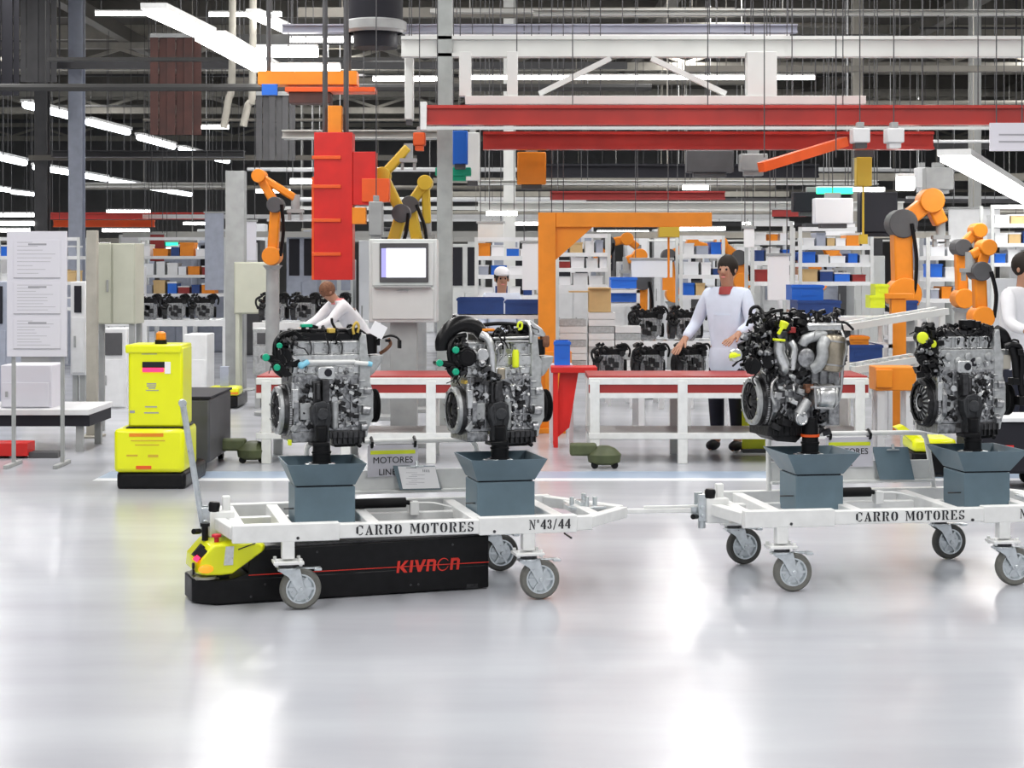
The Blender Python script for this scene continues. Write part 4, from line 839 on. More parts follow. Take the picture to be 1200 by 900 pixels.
# white round column group beside the cabinet
for (a, c, y0, lab, m, D) in ((512, 530, 0, 'tall grey square column right of the screen cabinet', 'alu_matt2', 18.2), (264, 286, 200, 'grey column left of the beige cabinet', 'mid_grey', 24), (101, 113, 270, 'slender olive grey post right of the document board', 'warm_grey', 17.5)):
    x0, x1, z0, z1 = rc(a, c, 0, 400, D); t = thing('column', lab, 'column', ((x0 + x1) / 2, D, 0)); top = 6.75 if y0 == 0 else wp(0, y0, D).z
    part(t, 'shaft', m, -(x1 - x0) / 2, (x1 - x0) / 2, 0, x1 - x0, .02, top); part(t, 'base_plate', m, -(x1 - x0), x1 - x0, -.1, x1 - x0 + .1, 0, .02)
for (a, c, D, lab, m) in ((80, 96, 30, 'thin lilac grey column above the document board', 'bluegrey'), (40, 55, 34, 'dark column at upper left behind the thin grey column', 'dark_grey'), (1138, 1150, 34, 'narrow pale column at far right above the robots', 'beam_white'), (590, 604, 28, 'white column behind the roof truss, left of centre', 'beam_white'), (1000, 1012, 30, 'grey column behind the yellow hoist', 'warm_grey')):
    x0, x1, z0, z1 = rc(a, c, 0, 400, D); t = thing('column', lab, 'column', ((x0 + x1) / 2, D, 0)); ww = x1 - x0
    b = MB(); b.box(-ww / 2, ww / 2, 0, .02, 0, 6.75); b.box(-ww / 2, ww / 2, ww, ww + .02, 0, 6.75); b.box(-.02, .02, .02, ww, 0, 6.75); obj('shaft', b, m, t); part(t, 'base_plate', m, -ww * .7, ww * .7, -.1, ww + .12, 0, .02)
# document board
t, w_, h = K('document_board', 'pale lilac document board with three printed panels at far left', 'board', 8, 78, 271, 418, 15); xo, zo = t.location.x, t.location.z
part(t, 'frame', 'lilac_paper', -w_ / 2, w_ / 2, 0, .03, 0, h, .003)
for a, c in ((281, 326), (331, 368), (373, 409)):
    x0, x1, z0, z1 = rc(16, 71, a, c, 15); sh = part(t, 'sheet', 'lilac_paper', x0 - xo, x1 - xo, -.006, 0, z0 - zo, z1 - zo, .0015)
    b = MB(); nl = 9; rn = random.Random(a)
    for k in range(nl):
        z = z1 - zo - .02 - k * (z1 - z0 - .03) / nl; xx = x0 - xo + .03; b.box(xx, xx + rn.uniform(.12, .32), -.0068, -.006, z - .003, z)
    b.box(x0 - xo + .12, x0 - xo + .27, -.0068, -.006, z1 - zo - .045, z1 - zo - .03); b.box(x0 - xo, x1 - xo, -.0068, -.006, z0 - zo, z0 - zo + .006)
    obj('print', b, 'grey_ink', sh)
for s in (-1, 1): part(t, 'leg', 'mid_grey', s * .2 - .015, s * .2 + .015, .03, .06, -zo, h); part(t, 'foot', 'mid_grey', s * .2 - .02, s * .2 + .02, -.2, .25, -zo, -zo + .03)
# greenish cabinet on the olive post and beige cabinet
t, w_, h = K('electrical_cabinet', 'tall greenish grey electrical cabinet right of the document board', 'cabinet', 104, 158, 285, 380, 17.8); zo = t.location.z
part(t, 'body', 'beige_box', -w_ / 2, w_ / 2, .02, .45, 0, h, .006); part(t, 'door', 'beige_box', -w_ / 2 + .01, -.01, 0, .02, .01, h - .01, .003); part(t, 'door', 'beige_box', .01, w_ / 2 - .01, 0, .02, .01, h - .01, .003); part(t, 'handle', 'mid_grey', -.05, -.03, -.02, 0, h * .4, h * .55); legs(t, (-w_ / 2 + .04, w_ / 2 - .04), (.06, .4), 'mid_grey', .025)
t, w_, h = K('wall_cabinet', 'small beige cabinet right of the grey column at left', 'cabinet', 274, 324, 307, 368, 23.4); part(t, 'body', 'beige_box', -w_ / 2, w_ / 2, .02, .3, 0, h, .006); part(t, 'door', 'beige_box', -w_ / 2 + .015, w_ / 2 - .015, 0, .02, .015, h - .015, .004); part(t, 'handle', 'mid_grey', w_ * .3, w_ * .33, -.02, 0, h * .4, h * .55); legs(t, (-w_ / 2 + .04, w_ / 2 - .04), (.06, .26), 'beige_box', .025)
# ---- yellow tower tug
D = 13.5; t = thing('tower_tug', 'bright yellow tower tug with orange beacon standing left of the first trolley', 'tug', (wp(178, 0, D).x, D, 0), 0); xo = t.location.x
def yb(name, m, a, c, y0, y1, dy0, dy1, bev=.012, parent=None, DD=D):
    x0, x1, z0, z1 = rc(a, c, y0, y1, DD); return part(t, name, m, x0 - xo, x1 - xo, dy0, dy1, z0, z1, bev, parent)
yb('base', 'black_body', 137, 218, 552, 574, -.02, .9, .03)
lb = yb('lower_body', 'yellow', 135, 217, 502, 553, -.05, .5, .03); ub = yb('upper_body', 'yellow', 150, 214, 406, 501, 0, .4, .02)
yb('top_cap', 'yellow', 147, 213, 404, 414, -.015, .42, .012); yb('seam', 'near_black', 148, 216, 500.5, 502, -.02, .42, 0)
w1 = yb('display_window', 'near_black', 167, 193, 424, 431, -.008, 0, .002, ub); yb('display_glow', 'pink_led', 167, 192, 431, 436, -.008, 0, .002, ub); yb('display_frame', 'paper', 193, 200, 424, 438, -.006, 0, .002, ub)
b = MB()
for (a, c, y0, y1) in ((172, 183, 449, 450.5), (172, 183, 451.5, 453), (174, 182, 454, 455.5), (171, 186, 457, 458), (152, 158, 481, 484), (170, 184, 476, 477.5), (169, 186, 483, 484.5), (166, 184, 414.5, 415.3)):
    x0, x1, z0, z1 = rc(a, c, y0, y1, D); b.box(x0 - xo, x1 - xo, -.002, 0, z0, z1)
obj('label_print', b, 'grey_ink', ub)
yb('warning_strip', 'orange', 153, 193, 507, 511, -.053, -.05, 0, lb)
b = MB()
for (a, c, y0, y1) in ((155, 195, 515, 516.2), (160, 188, 520, 521.2), (150, 163, 532, 534), (175, 187, 532, 535)):
    x0, x1, z0, z1 = rc(a, c, y0, y1, D); b.box(x0 - xo, x1 - xo, -.053, -.05, z0, z1)
obj('label_print', b, 'yellow_dark', lb); yb('emblem', 'orange_red', 161, 179, 545, 549, -.055, -.05, .001, lb)
b = MB(); x0, x1, z0, z1 = rc(178, 190, 391, 404, D); b.cyl(((x0 + x1) / 2 - xo, .15, z0), ((x0 + x1) / 2 - xo, .15, z0 + .03), .045, n=16); obj('beacon_base', b, 'black_plastic', t)
b = MB(); b.lathe([(.035, 0), (.038, .01), (.036, .05), (.02, .062)], ((x0 + x1) / 2 - xo, .15, z0 + .03), (0, 0, 1), 18); obj('beacon', b, 'orange', t)
t2 = thing('covered_trailer', 'black boxy trailer standing behind the yellow tower tug', 'trailer', (wp(206, 0, 14.6).x, 14.6, 0)); part(t2, 'body', 'dark_grey', -.17, .27, 0, 1.1, .07, .58, .02); part(t2, 'lid', 'near_black', -.18, .28, -.01, 1.11, .58, .6)
for sx in (-.1, .2):
    for sy in (.1, 1.0): b = MB(); b.cyl((sx - .02, sy, .05), (sx + .02, sy, .05), .05, n=16); obj('wheel', b, 'black_rubber', t2)
# small far tug
D = 21; t = thing('small_tug', 'small yellow and black tug far off, right of the yellow tower tug', 'tug', (wp(262, 0, D).x, D, 0)); part(t, 'base', 'black_body', -.16, .16, 0, .8, .01, .15, .02); part(t, 'hood', 'yellow', -.18, .18, -.02, .3, .15, .25, .03); part(t, 'stripe', 'orange', -.17, .17, -.025, -.02, .165, .19, 0); part(t, 'lamp', 'pink_led', -.1, -.02, -.027, -.02, .2, .225, 0); part(t, 'mast', 'bluegrey', -.05, .05, .05, .12, .25, .48)
# left conveyor with dark base and red part
t, w_, h = K('low_platform', 'pale low platform with dark underside at the left edge', 'platform', -60, 104, 480, 500, 16.1); part(t, 'deck', 'rack_white', -w_ / 2, w_ / 2, 0, .95, h - .05, h); part(t, 'skirt', 'near_black', -w_ / 2, w_ / 2, .03, .9, 0, h - .05); legs(t, (-w_ / 2 + .1, w_ / 2 - .1), (.1, .82), 'mid_grey', .03)
t, w_, h = K('red_pallet_truck', 'small red pallet truck under the platform at the left edge', 'truck', -10, 32, 508, 526, 15.6); part(t, 'body', 'red', -w_ / 2, w_ / 2, 0, .25, .02, h); part(t, 'fork', 'dark_grey', w_ / 2, w_ / 2 + .25, .04, .1, 0, .05); part(t, 'fork', 'dark_grey', w_ / 2, w_ / 2 + .25, .16, .22, 0, .05)
for x in (-.08, .08): b = MB(); b.cyl((x, .02, .02 - t.location.z * .0), (x, .2, .02), .03, n=12); o = obj('wheel', b, 'black_rubber', t)
t.location.z = .0; 
# pale machines on the platform and along the left aisle
def machine(px0, px1, py0, py1, D, dep, m, label, m2='mid_grey', win=None, leg=True, name='machine_cabinet', cat='machine'):
    t, w_, h = K(name, label, cat, px0, px1, py0, py1, D)
    part(t, 'body', m, -w_ / 2, w_ / 2, .02, dep, 0, h, .01); n = 2 if w_ > .5 else 1
    for k in range(n):
        a = -w_ / 2 + .02 + k * (w_ - .02) / n; d_ = part(t, 'door', m, a, a + (w_ - .02) / n - .02, 0, .02, .03, h * .62, .004)
        if win: part(t, 'window', win, a + .03, a + (w_ - .02) / n - .05, 0, .02, h * .67, h - .05, .003)
        obj('handle', MB().box(a + .03, a + .05, -.02, 0, h * .3, h * .42), m2, d_)
    if leg and t.location.z > .05: legs(t, (-w_ / 2 + .05, w_ / 2 - .05), (.08, dep - .05), m2, .03)
    return t
machine(-30, 8, 330, 480, 20, .6, 'bluegrey', 'dark bluish machine cut by the left edge behind the document board', win='near_black')
machine(82, 100, 330, 440, 22, .5, 'rack_white', 'narrow white machine between the document board and olive post', win='near_black')
machine(118, 148, 385, 480, 21, .5, 'rack_white', 'white waist high machine left of the yellow tower tug', win='dark_grey')
machine(215, 242, 392, 470, 22.5, .6, 'rack_white', 'white waist high machine right of the yellow tower tug')
machine(0, 60, 428, 481, 16.25, .5, 'lilac_paper', 'long pale box on the platform under the document board', leg=False)
machine(296, 316, 385, 440, 21, .4, 'alu_matt', 'grey slim machine left of the first engine', win='dark_grey')
# ---- red hoist
t, w_, h = K('red_hoist', 'tall bright red hoist column hanging left of the screen cabinet', 'hoist', 368, 413, 155, 328, 19)
part(t, 'column', 'red', -w_ / 2, w_ / 2, 0, .3, 0, h); part(t, 'guide', 'orange_red', -w_ / 2 - .03, -w_ / 2, .05, .2, 0, h * .7)
for zz in (.25, .6, .95, 1.25): part(t, 'clamp_band', 'orange_red', -w_ / 2 - .02, w_ / 2 * .4, -.02, 0, zz, zz + .035)
part(t, 'carriage', 'red', w_ / 2, w_ / 2 + .24, .02, .26, h - .75, h - .2); part(t, 'motor', 'orange_red', w_ / 2 + .1, w_ / 2 + .38, -.03, .2, h - .72, h - .48); part(t, 'motor', 'orange', w_ / 2, w_ / 2 + .14, -.04, .1, h - .95, h - .78)
part(t, 'drive_box', 'orange', -.06, .08, .04, .24, h, h + .28); hangers(t, (-.1, .12), h, .15, r=.03)
# orange overhead gantry at upper left
t, w_, h = K('overhead_gantry', 'orange overhead gantry beam above the red hoist', 'gantry', 302, 418, 83, 99, 20); part(t, 'beam', 'orange', -w_ / 2, w_ / 2, 0, .3, 0, h); part(t, 'lower_flange', 'orange_red', -w_ / 2 + .3, w_ / 2 + .2, -.03, .33, -.08, -.03); part(t, 'trolley', 'brown_dark', -.2, .25, 0, .3, -.2, -.08); part(t, 'end_light', 'bright_blue', -w_ / 2 + .05, -w_ / 2 + .22, -.05, 0, -.12, 0); hangers(t, (-w_ / 2 + .1, w_ / 2 - .1), h, .15, r=.03)
# red crane beams
def rail(name, label, px0, px1, py0, py1, D, m, cat='beam', flange=None, dep=.16, hg=None, lower=0):
    t, w_, h = K(name, label, cat, px0, px1, py0, py1, D); b = MB(); f = h * .16
    b.box(-w_ / 2, w_ / 2, 0, dep, 0, f); b.box(-w_ / 2, w_ / 2, 0, dep, h - f, h); b.box(-w_ / 2, w_ / 2, dep * .3, dep * .6, f, h - f); obj('girder', b, m, t)
    if flange: part(t, 'conductor_rail', flange, -w_ / 2, w_ / 2, -.03, 0, -.05, -.02, 0)
    n = hg or max(2, int(w_ / 2.2)); hangers(t, [-w_ / 2 + .1 + (w_ - .2) * k / (n - 1) for k in range(n)], h, dep / 2, 'mid_grey')
    return t, w_, h
t, w_, h = rail('crane_girder', 'long glossy red crane girder spanning the upper right', 500, 1320, 123, 146, 17.5, 'red_beam', flange='cabinet_grey', hg=6); part(t, 'end_stop', 'white_paint', -w_ / 2 - .06, -w_ / 2, -.02, .18, -.05, h + .03)
rail('crane_girder', 'second darker red girder just below the long glossy one', 566, 1095, 154, 175, 18.6, 'red_beam', flange=None, hg=5)
rail('crane_girder', 'far red girder above the aisle at left', 55, 250, 249, 257, 40, 'red_beam', hg=3)
rail('crane_girder', 'brownish red girder above the orange crane arm', 645, 850, 224, 234, 24, 'maroon', hg=3)
rail('crane_girder', 'red girder stub hanging at the left above the aisle', 62, 180, 258, 266, 34, 'orange_red', hg=2)
t = thing('red_strut', 'orange red diagonal strut below the crane girders at right', 'strut', wp(892, 196, 17)); b = MB(); b.bar((0, 0, 0), wp(990, 166, 17.6) - wp(892, 196, 17), .09, .09); obj('bar', b, 'orange_red', t); hangers(t, (.05, .72), .1, .15)
# white frame above the girders: strip, posts, diagonals, pale beam
t, w_, h = K('white_truss', 'white steel frame with two diagonals resting above the long red girder', 'truss', 545, 1015, 112, 122, 17.7); xo, zo = t.location.x, t.location.z
part(t, 'bottom_chord', 'beam_white', -w_ / 2, w_ / 2, 0, .2, 0, h)
for a, c in ((594, 607), (876, 911), (538, 552)):
    x0, x1, z0, z1 = rc(a, c, 66, 112, 17.7); part(t, 'post', 'beam_white', x0 - xo, x1 - xo, .02, .18, z0 - zo, z1 - zo + .05)
for a, c in (((632, 109), (716, 67)), ((764, 67), (852, 109))):
    b = MB(); q = wp(*a, 17.7) - t.location; r_ = wp(*c, 17.7) - t.location; b.bar((q.x, .1, q.z), (r_.x, .1, r_.z), .07, .05); obj('diagonal', b, 'beam_white', t)
hangers(t, (-w_ / 2 + .5, w_ / 2 - .7), h, .1)
rail('pale_beam', 'broad pale grey beam running across the top right', 470, 1330, 42, 66, 18.2, 'beam_white', hg=5)
rail('bluish_beam', 'slim bluish grey beam near the top edge', 330, 935, 28, 38, 21, 'beam_blue', hg=4)
rail('duct_beam', 'thin pale beam touching the top edge at right of centre', 625, 1330, 11, 17, 22, 'beam_grey', hg=4)
rail('cable_tray', 'long beige cable tray above the orange robots', 560, 1060, 236, 247, 26, 'beam_white', 'tray', hg=5, dep=.3)
rail('cable_tray', 'thin white cable tray below the second red girder', 560, 1030, 211, 216, 25, 'beam_white', 'tray', hg=5, dep=.3)
rail('cable_tray', 'grey cable tray crossing above the screen cabinet', 330, 520, 152, 162, 22, 'beam_grey', 'tray', hg=3, dep=.3)
rail('cable_tray', 'pale cable tray behind the grey column at left', 90, 275, 214, 219, 45, 'beam_grey', 'tray', hg=3, dep=.3)
rail('cable_tray', 'dark cable tray across the upper left', 60, 285, 176, 184, 33, 'dark_grey', 'tray', hg=3, dep=.3)
rail('dark_beam', 'black girder between red girders and the beige tray', 640, 960, 192, 208, 27, 'near_black', hg=3)
# tube lamps
def tube_light(p, q, label, r=.035, m='tube', grp='ceiling tube lamps'):
    p = Vector(p); q = Vector(q); t = thing('tube_lamp', label, 'lamp', (p + q) / 2, 0, grp); d = q - p
    b = MB(); b.bar(-d / 2 + Vector((0, 0, r * 1.2)), d / 2 + Vector((0, 0, r * 1.2)), r * 3, r * .8); obj('housing', b, 'white_paint', t)
    b = MB(); b.cyl(-d / 2, d / 2, r, n=10); obj('tube', b, m, t)
    hangers(t, (-d.x * .4, d.x * .4) if abs(d.x) > abs(d.y) else (0,), r, 0, r=.008)
for (a, c, y, D, lab) in ((437, 515, 92.5, 26, 'lamp strip just right of the black duct'), (545, 955, 91, 26, 'long lamp strip seen through the white frame'), (475, 925, 46, 20, 'long lamp strip on top of the pale beam'), (340, 425, 47, 23, 'short lamp strip above the orange gantry'),
                         (112, 178, 16, 27, 'faint lamp strip at the top left'), (245, 330, 17, 27, 'lamp strip beside the big slanted lamp at top'), (570, 606, 250, 24, 'short lamp glowing left of the orange crane arm'), (800, 830, 220, 24, 'small lamp above the brownish girder'),
                         (230, 268, 149, 40, 'small lamp in the dark upper left'), (214, 266, 218, 52, 'far lamp left of the grey column'), (125, 176, 248, 46, 'lamp above the far red girder'), (340, 370, 213, 24, 'lamp left of the red hoist'), (0, 42, 252, 40, 'upper lamp strip at the left edge'), (0, 40, 262, 34, 'lower lamp strip at the left edge')):
    tube_light(wp(a, y, D), wp(c, y, D), lab, .03 if D < 30 else .04)
def row(pts, h, label, r=.07):
    for k, ((ax_, ay), (bx_, by)) in enumerate(pts):
        Da = F * h / (HY - ay); Db = F * h / (HY - by); tube_light(wp(ax_, ay, Da), wp(bx_, by, Db), label % ('nearest', 'second', 'third', 'fourth', 'fifth', 'last')[k], r, 'tube_cool', 'lamp rows over the left aisle')
row((((30, 123), (82, 136)), ((103, 143), (150, 155)), ((163, 161), (203, 172)), ((212, 175), (246, 184)), ((253, 186), (267, 189))), 3.0, '%s lamp of the upper lamp row over the left aisle')
row((((-12, 182), (29, 191)), ((41, 196), (80, 202)), ((88, 204), (124, 210)), ((130, 212), (161, 217)), ((166, 218), (194, 223)), ((198, 224), (223, 228))), 2.35, '%s lamp of the lower lamp row over the left aisle')
row((((-5, 221), (10, 223)), ((14, 225), (42, 228))), 2.2, '%s lamp of the faint third row at the left edge', .06)
for k, (a, c, y, D) in enumerate(((120, 175, 270, 42), (176, 232, 276, 38), (90, 130, 283, 50), (140, 190, 290, 46), (195, 255, 292, 36), (0, 35, 270, 38), (10, 44, 283, 44), (215, 258, 262, 48), (440, 470, 100, 34), (300, 340, 224, 36), (570, 640, 262, 38), (700, 760, 272, 42), (780, 850, 268, 38), (870, 930, 262, 44), (1080, 1120, 288, 40), (1150, 1195, 300, 36))):
    tube_light(wp(a, y, D), wp(c, y, D), 'small far lamp glowing ' + ('above the pale engine line', 'above the engine line, right part', 'over the slender olive post', 'above greenish cabinet, right of it', 'over the boxes of the far rack at left', 'just above the document board', 'low above the document board', 'left of the grey column, high', 'right of the black duct, high', 'left of the red hoist, low', 'right of the tall grey column', 'under the orange crane arm', 'right of the orange crane arm', 'over the man in pale coat', 'behind the large orange robot', 'at the right edge under the big lamp')[k], .035)
def big_lamp(a, c, Da, Db, label, wd=.3):
    p = wp(*a, Da); q = wp(*c, Db); t = thing('strip_lamp', label, 'lamp', (p + q) / 2, 0, 'big slanted strip lamps'); d = q - p
    b = MB(); b.bar(-d / 2 + Vector((0, 0, .06)), d / 2 + Vector((0, 0, .06)), wd + .06, .06); obj('housing', b, 'white_paint', t)
    b = MB(); b.bar(-d / 2, d / 2, wd, .05); obj('diffuser', b, 'tube', t); hangers(t, (0,), .08, 0)
big_lamp((180, 14), (240, 42), 18, 20.5, 'nearer of two big slanted strip lamps at top left', .2); big_lamp((245, 45), (312, 82), 20.8, 24, 'farther of two big slanted strip lamps at top left', .32)
big_lamp((296, 18), (340, 38), 24, 26, 'short slanted lamp at the top, right of the two big ones', .12)
big_lamp((1118, 186), (1215, 240), 17, 26, 'big slanted strip lamp at the right edge', .25)
for (a, c, y0, y1, D, lab, m) in ((300, 372, 52, 66, 21.5, 'white lamp box above the orange gantry, upper one', 'tube'), (322, 398, 73, 83, 21, 'white lamp box resting over the orange gantry, lower one', 'tube'),
                              (1052, 1072, 203, 223, 20, 'small square white lamp above the orange robots', 'tube'), (985, 1036, 219, 224, 21, 'white glowing strip beside the green one', 'tube'), (958, 1000, 218, 227, 20.6, 'green glowing strip above the blue bins', 'green_led'), (642, 665, 276, 287, 19, 'round white lamp beside the orange crane post', 'tube')):
    t, w_, h = K('lamp_box', lab, 'lamp', a, c, y0, y1, D); part(t, 'glow_panel', m, -w_ / 2, w_ / 2, 0, .1, 0, h * .8, .01); part(t, 'lid', 'white_paint', -w_ / 2, w_ / 2, 0, .12, h * .8, h, 0); hangers(t, (-w_ * .3, w_ * .3), h, .06, r=.008)
# black cylinder duct at top
t = thing('black_duct', 'wide black cylindrical duct hanging at the top, left of centre', 'duct', (wp(440, 0, 20).x, 20, wp(0, 50, 20).z)); b = MB(); b.cyl((0, 0, .12), (0, 0, 6.7 - t.location.z), .3, n=28); obj('shell', b, 'near_black', t); b = MB(); b.lathe([(.3, .0), (.34, .03), (.34, .12), (.3, .14)], (0, 0, .1), (0, 0, 1), 28, False); obj('collar', b, 'mid_grey', t); b = MB(); b.cyl((0, 0, -.06), (0, 0, .11), .24, n=24); obj('nozzle', b, 'near_black', t)
# dark hanging curtains in the upper left
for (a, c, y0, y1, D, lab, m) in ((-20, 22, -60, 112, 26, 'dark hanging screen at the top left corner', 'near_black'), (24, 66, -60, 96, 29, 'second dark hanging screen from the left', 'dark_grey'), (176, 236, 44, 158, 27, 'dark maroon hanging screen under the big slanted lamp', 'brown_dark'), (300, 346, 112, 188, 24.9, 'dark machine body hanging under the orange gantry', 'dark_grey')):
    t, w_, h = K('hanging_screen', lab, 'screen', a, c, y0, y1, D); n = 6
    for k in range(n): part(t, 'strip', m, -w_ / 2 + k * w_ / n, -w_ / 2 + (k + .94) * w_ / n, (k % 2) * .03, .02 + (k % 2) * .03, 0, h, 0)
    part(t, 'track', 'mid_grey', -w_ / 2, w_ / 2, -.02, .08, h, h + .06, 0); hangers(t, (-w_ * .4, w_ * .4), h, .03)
for (a, c, y0, y1, D, lab, m) in ((262, 272, 84, 150, 25, 'pinkish hanging hose left of the orange gantry', 'warm_grey'), (285, 296, 96, 148, 24.5, 'pale hanging hose under the orange gantry', 'warm_grey')):
    p = wp(a, y1, D); t = thing('air_hose', lab, 'hose', p); q = wp(c, y0, D) - p; b = MB(); b.tube([(0, 0, 0), (q.x * .3 + .03, 0, q.z * .5), (q.x, 0, q.z), (q.x, 0, 6.75 - p.z)], .05, 10); obj('hose', b, m, t)
# notice sign at right edge, yellow hoist
t, w_, h = K('hanging_sign', 'pale blue hanging sign at the right edge below the girder', 'sign', 1160, 1206, 144, 177, 17.2); part(t, 'plate', 'lilac_paper', -w_ / 2, w_ / 2, 0, .02, 0, h, .002); b = MB(); b.box(-.1, .14, -.002, 0, h * .3, h * .36); b.box(-.1, .16, -.002, 0, h * .55, h * .61); obj('print', b, 'grey_ink', t); hangers(t, (-.12, .12), h, .01, r=.008)
t, w_, h = K('chain_hoist', 'yellow chain hoist below the second red girder at right', 'hoist', 1004, 1022, 184, 218, 19); part(t, 'body', 'yellow_dark', -w_ / 2, w_ / 2, 0, .14, 0, h, .01); part(t, 'motor', 'dark_grey', -w_ / 2 - .02, w_ / 2 + .02, .02, .12, h, h + .1); b = MB(); b.cyl((0, .07, -.5), (0, .07, 0), .012, n=6); b.box(-.04, .04, .03, .11, -.6, -.5); obj('hook', b, 'yellow_dark', t); hangers(t, (0,), h + .1, .07)
for k, (a, c, y0, y1, D, m, lab) in enumerate(((606, 640, 178, 216, 19, 'orange', 'orange hoist motor under the second red girder, left end'), (484, 498, 155, 170, 18, 'orange_red', 'small pinkish red box left of the pale column'), (530, 548, 153, 192, 18.8, 'bright_blue', 'blue cylinder hanging beside the pale column'), (510, 552, 196, 206, 19, 'green_cap', 'dark green hanging fitting right of the pale column'), (805, 860, 176, 202, 20, 'dark_grey', 'dark hoist machinery under the second girder at centre'), (868, 900, 180, 200, 19.5, 'mid_grey', 'grey hoist trolley left of the red strut'),
        (1000, 1020, 150, 167, 17.2, 'rack_white', 'left white clamp on the second girder'), (1040, 1060, 150, 167, 17.2, 'rack_white', 'right white clamp on the second girder'), (930, 985, 225, 248, 21, 'near_black', 'left dark hanging unit under the green strip'), (1008, 1052, 225, 272, 21, 'near_black', 'right dark hanging unit beside the orange robots'), (955, 1000, 232, 262, 20.4, 'translucent_white', 'pale hanging unit between two dark ones'),
        (432, 448, 236, 276, 18, 'mid_grey', 'grey box above the screen cabinet'), (545, 562, 155, 212, 20, 'cabinet_grey', 'pale upright conduit box right of the pale column'), (1085, 1118, 196, 222, 22, 'mid_grey', 'grey ventilation box left of the big lamp at right'), (474, 484, 66, 140, 18.4, 'beam_white', 'white upright hanging left of the red girder end'), (1075, 1090, 196, 220, 22.5, 'rack_white', 'white ventilation box beside the grey one'))):
    t, w_, h = K('hanging_unit', lab, 'fitting', a, c, y0, y1, D); part(t, 'casing', m, -w_ / 2, w_ / 2, 0, .2, 0, h, .012); part(t, 'lower_plate', m if k % 2 else 'dark_grey', -w_ * .35, w_ * .35, .03, .17, -.05, 0); part(t, 'bracket', 'mid_grey', -w_ * .2, w_ * .2, .05, .15, h, h + .06); hangers(t, (0,), h + .06, .1)
# ---- robots
def robot(pts, D, m, label, wd=.16, base=True, cat='robot', grp='articulated robots'):
    P = [wp(*p, D) for p in pts]; t = thing('robot_arm', label, cat, (P[0].x, D, 0), 0, grp); Q = [p - Vector((P[0].x, D, 0)) for p in P]
    if base:
        b = MB(); b.lathe([(.2, 0), (.2, .04), (wd * .6, .06), (wd * .5, max(.1, Q[0].z - .15)), (wd * .8, max(.12, Q[0].z - .1))], (0, .1, 0), (0, 0, 1), 22); obj('base', b, 'mid_grey', t, .005)
    for k in range(len(Q) - 1):
        f = 1 - .13 * k; b = MB(); b.bar(Q[k] + Vector((0, .1, 0)), Q[k + 1] + Vector((0, .1, 0)), wd * f, wd * f * .8); obj('arm_link', b, m, t, .02)
        b = MB(); b.cyl(Q[k] + Vector((0, -.05, 0)), Q[k] + Vector((0, .24, 0)), wd * f * .72, n=20); obj('joint', b, 'dark_grey' if k % 2 else m, t, .008)
    b = MB(); q = Q[-1]; b.cyl(q + Vector((0, .1, .04)), q + Vector((0, .1, -.12)), .05, n=12); b.box(q.x - .09, q.x + .09, .04, .16, q.z - .16, q.z - .12); b.box(q.x - .08, q.x - .05, .06, .14, q.z - .24, q.z - .16); b.box(q.x + .05, q.x + .08, .06, .14, q.z - .24, q.z - .16); obj('gripper', b, 'mid_grey', t)
    b = MB(); b.tube([Q[0] + Vector((.1, -.03, 0)), (Q[0] + Q[1]) / 2 + Vector((.12, -.06, 0)), Q[1] + Vector((.08, -.06, 0))], .02, 8); obj('cable_hose', b, 'black_hose', t)
    return t
robot([(455, 300), (470, 250), (448, 205), (478, 172)], 19.5, 'yellow_dark', 'ochre robot arm rising above the screen cabinet')
robot([(490, 290), (480, 240), (498, 214), (500, 262)], 20.5, 'yellow_dark', 'second ochre robot arm with raised wrist, right of the first')
robot([(318, 300), (322, 240), (303, 206), (345, 232)], 20, 'orange', 'orange robot arm bending down left of the red hoist', .14)
robot([(1060, 345), (1058, 262), (1092, 235), (1105, 262)], 19, 'orange', 'large orange robot arm standing behind the fourth engine', .24)
robot([(1130, 350), (1128, 290), (1148, 270), (1152, 300)], 20, 'orange', 'orange robot arm at right of the large one', .15)
robot([(1152, 372), (1150, 318), (1158, 290), (1140, 300)], 17.8, 'orange', 'slim orange robot arm beside the person at right', .15)
robot([(790, 345), (784, 300), (812, 285), (840, 292)], 25.4, 'orange', 'orange robot arm left of the man in pale coat', .16)
robot([(870, 330), (866, 302), (845, 285), (820, 300)], 26.2, 'orange', 'orange robot arm behind the head of the man', .18)
robot([(958, 330), (955, 300), (975, 292), (985, 304)], 25.6, 'orange', 'low orange robot arm above the third engine', .2)
robot([(706, 300), (712, 285), (735, 280), (748, 290)], 27, 'orange', 'low orange robot arm right of the crane post', .18)
robot([(752, 388), (753, 330), (750, 300), (735, 305)], 22.5, 'orange', 'upright orange robot arm behind the two engines', .17)
# orange cart lower right
t, w_, h = K('orange_block', 'orange box machine between the third and fourth engines', 'machine', 1026, 1074, 430, 458, 15.8); part(t, 'casing', 'orange', -w_ / 2, w_ / 2, 0, .3, 0, h, .01); part(t, 'side_pod', 'orange', -w_ / 2 - .0, -w_ / 2 + .14, -.04, 0, .03, h - .02, .006); legs(t, (-w_ * .35, w_ * .35), (.06, .24), 'rack_white', .03)
t, w_, h = K('orange_post', 'orange upright behind the orange box machine', 'post', 1045, 1062, 350, 428, 18); part(t, 'shaft', 'orange', -w_ / 2, w_ / 2, 0, .12, -t.location.z, h); part(t, 'head', 'orange', -w_, w_, -.02, .14, h, h + .05)
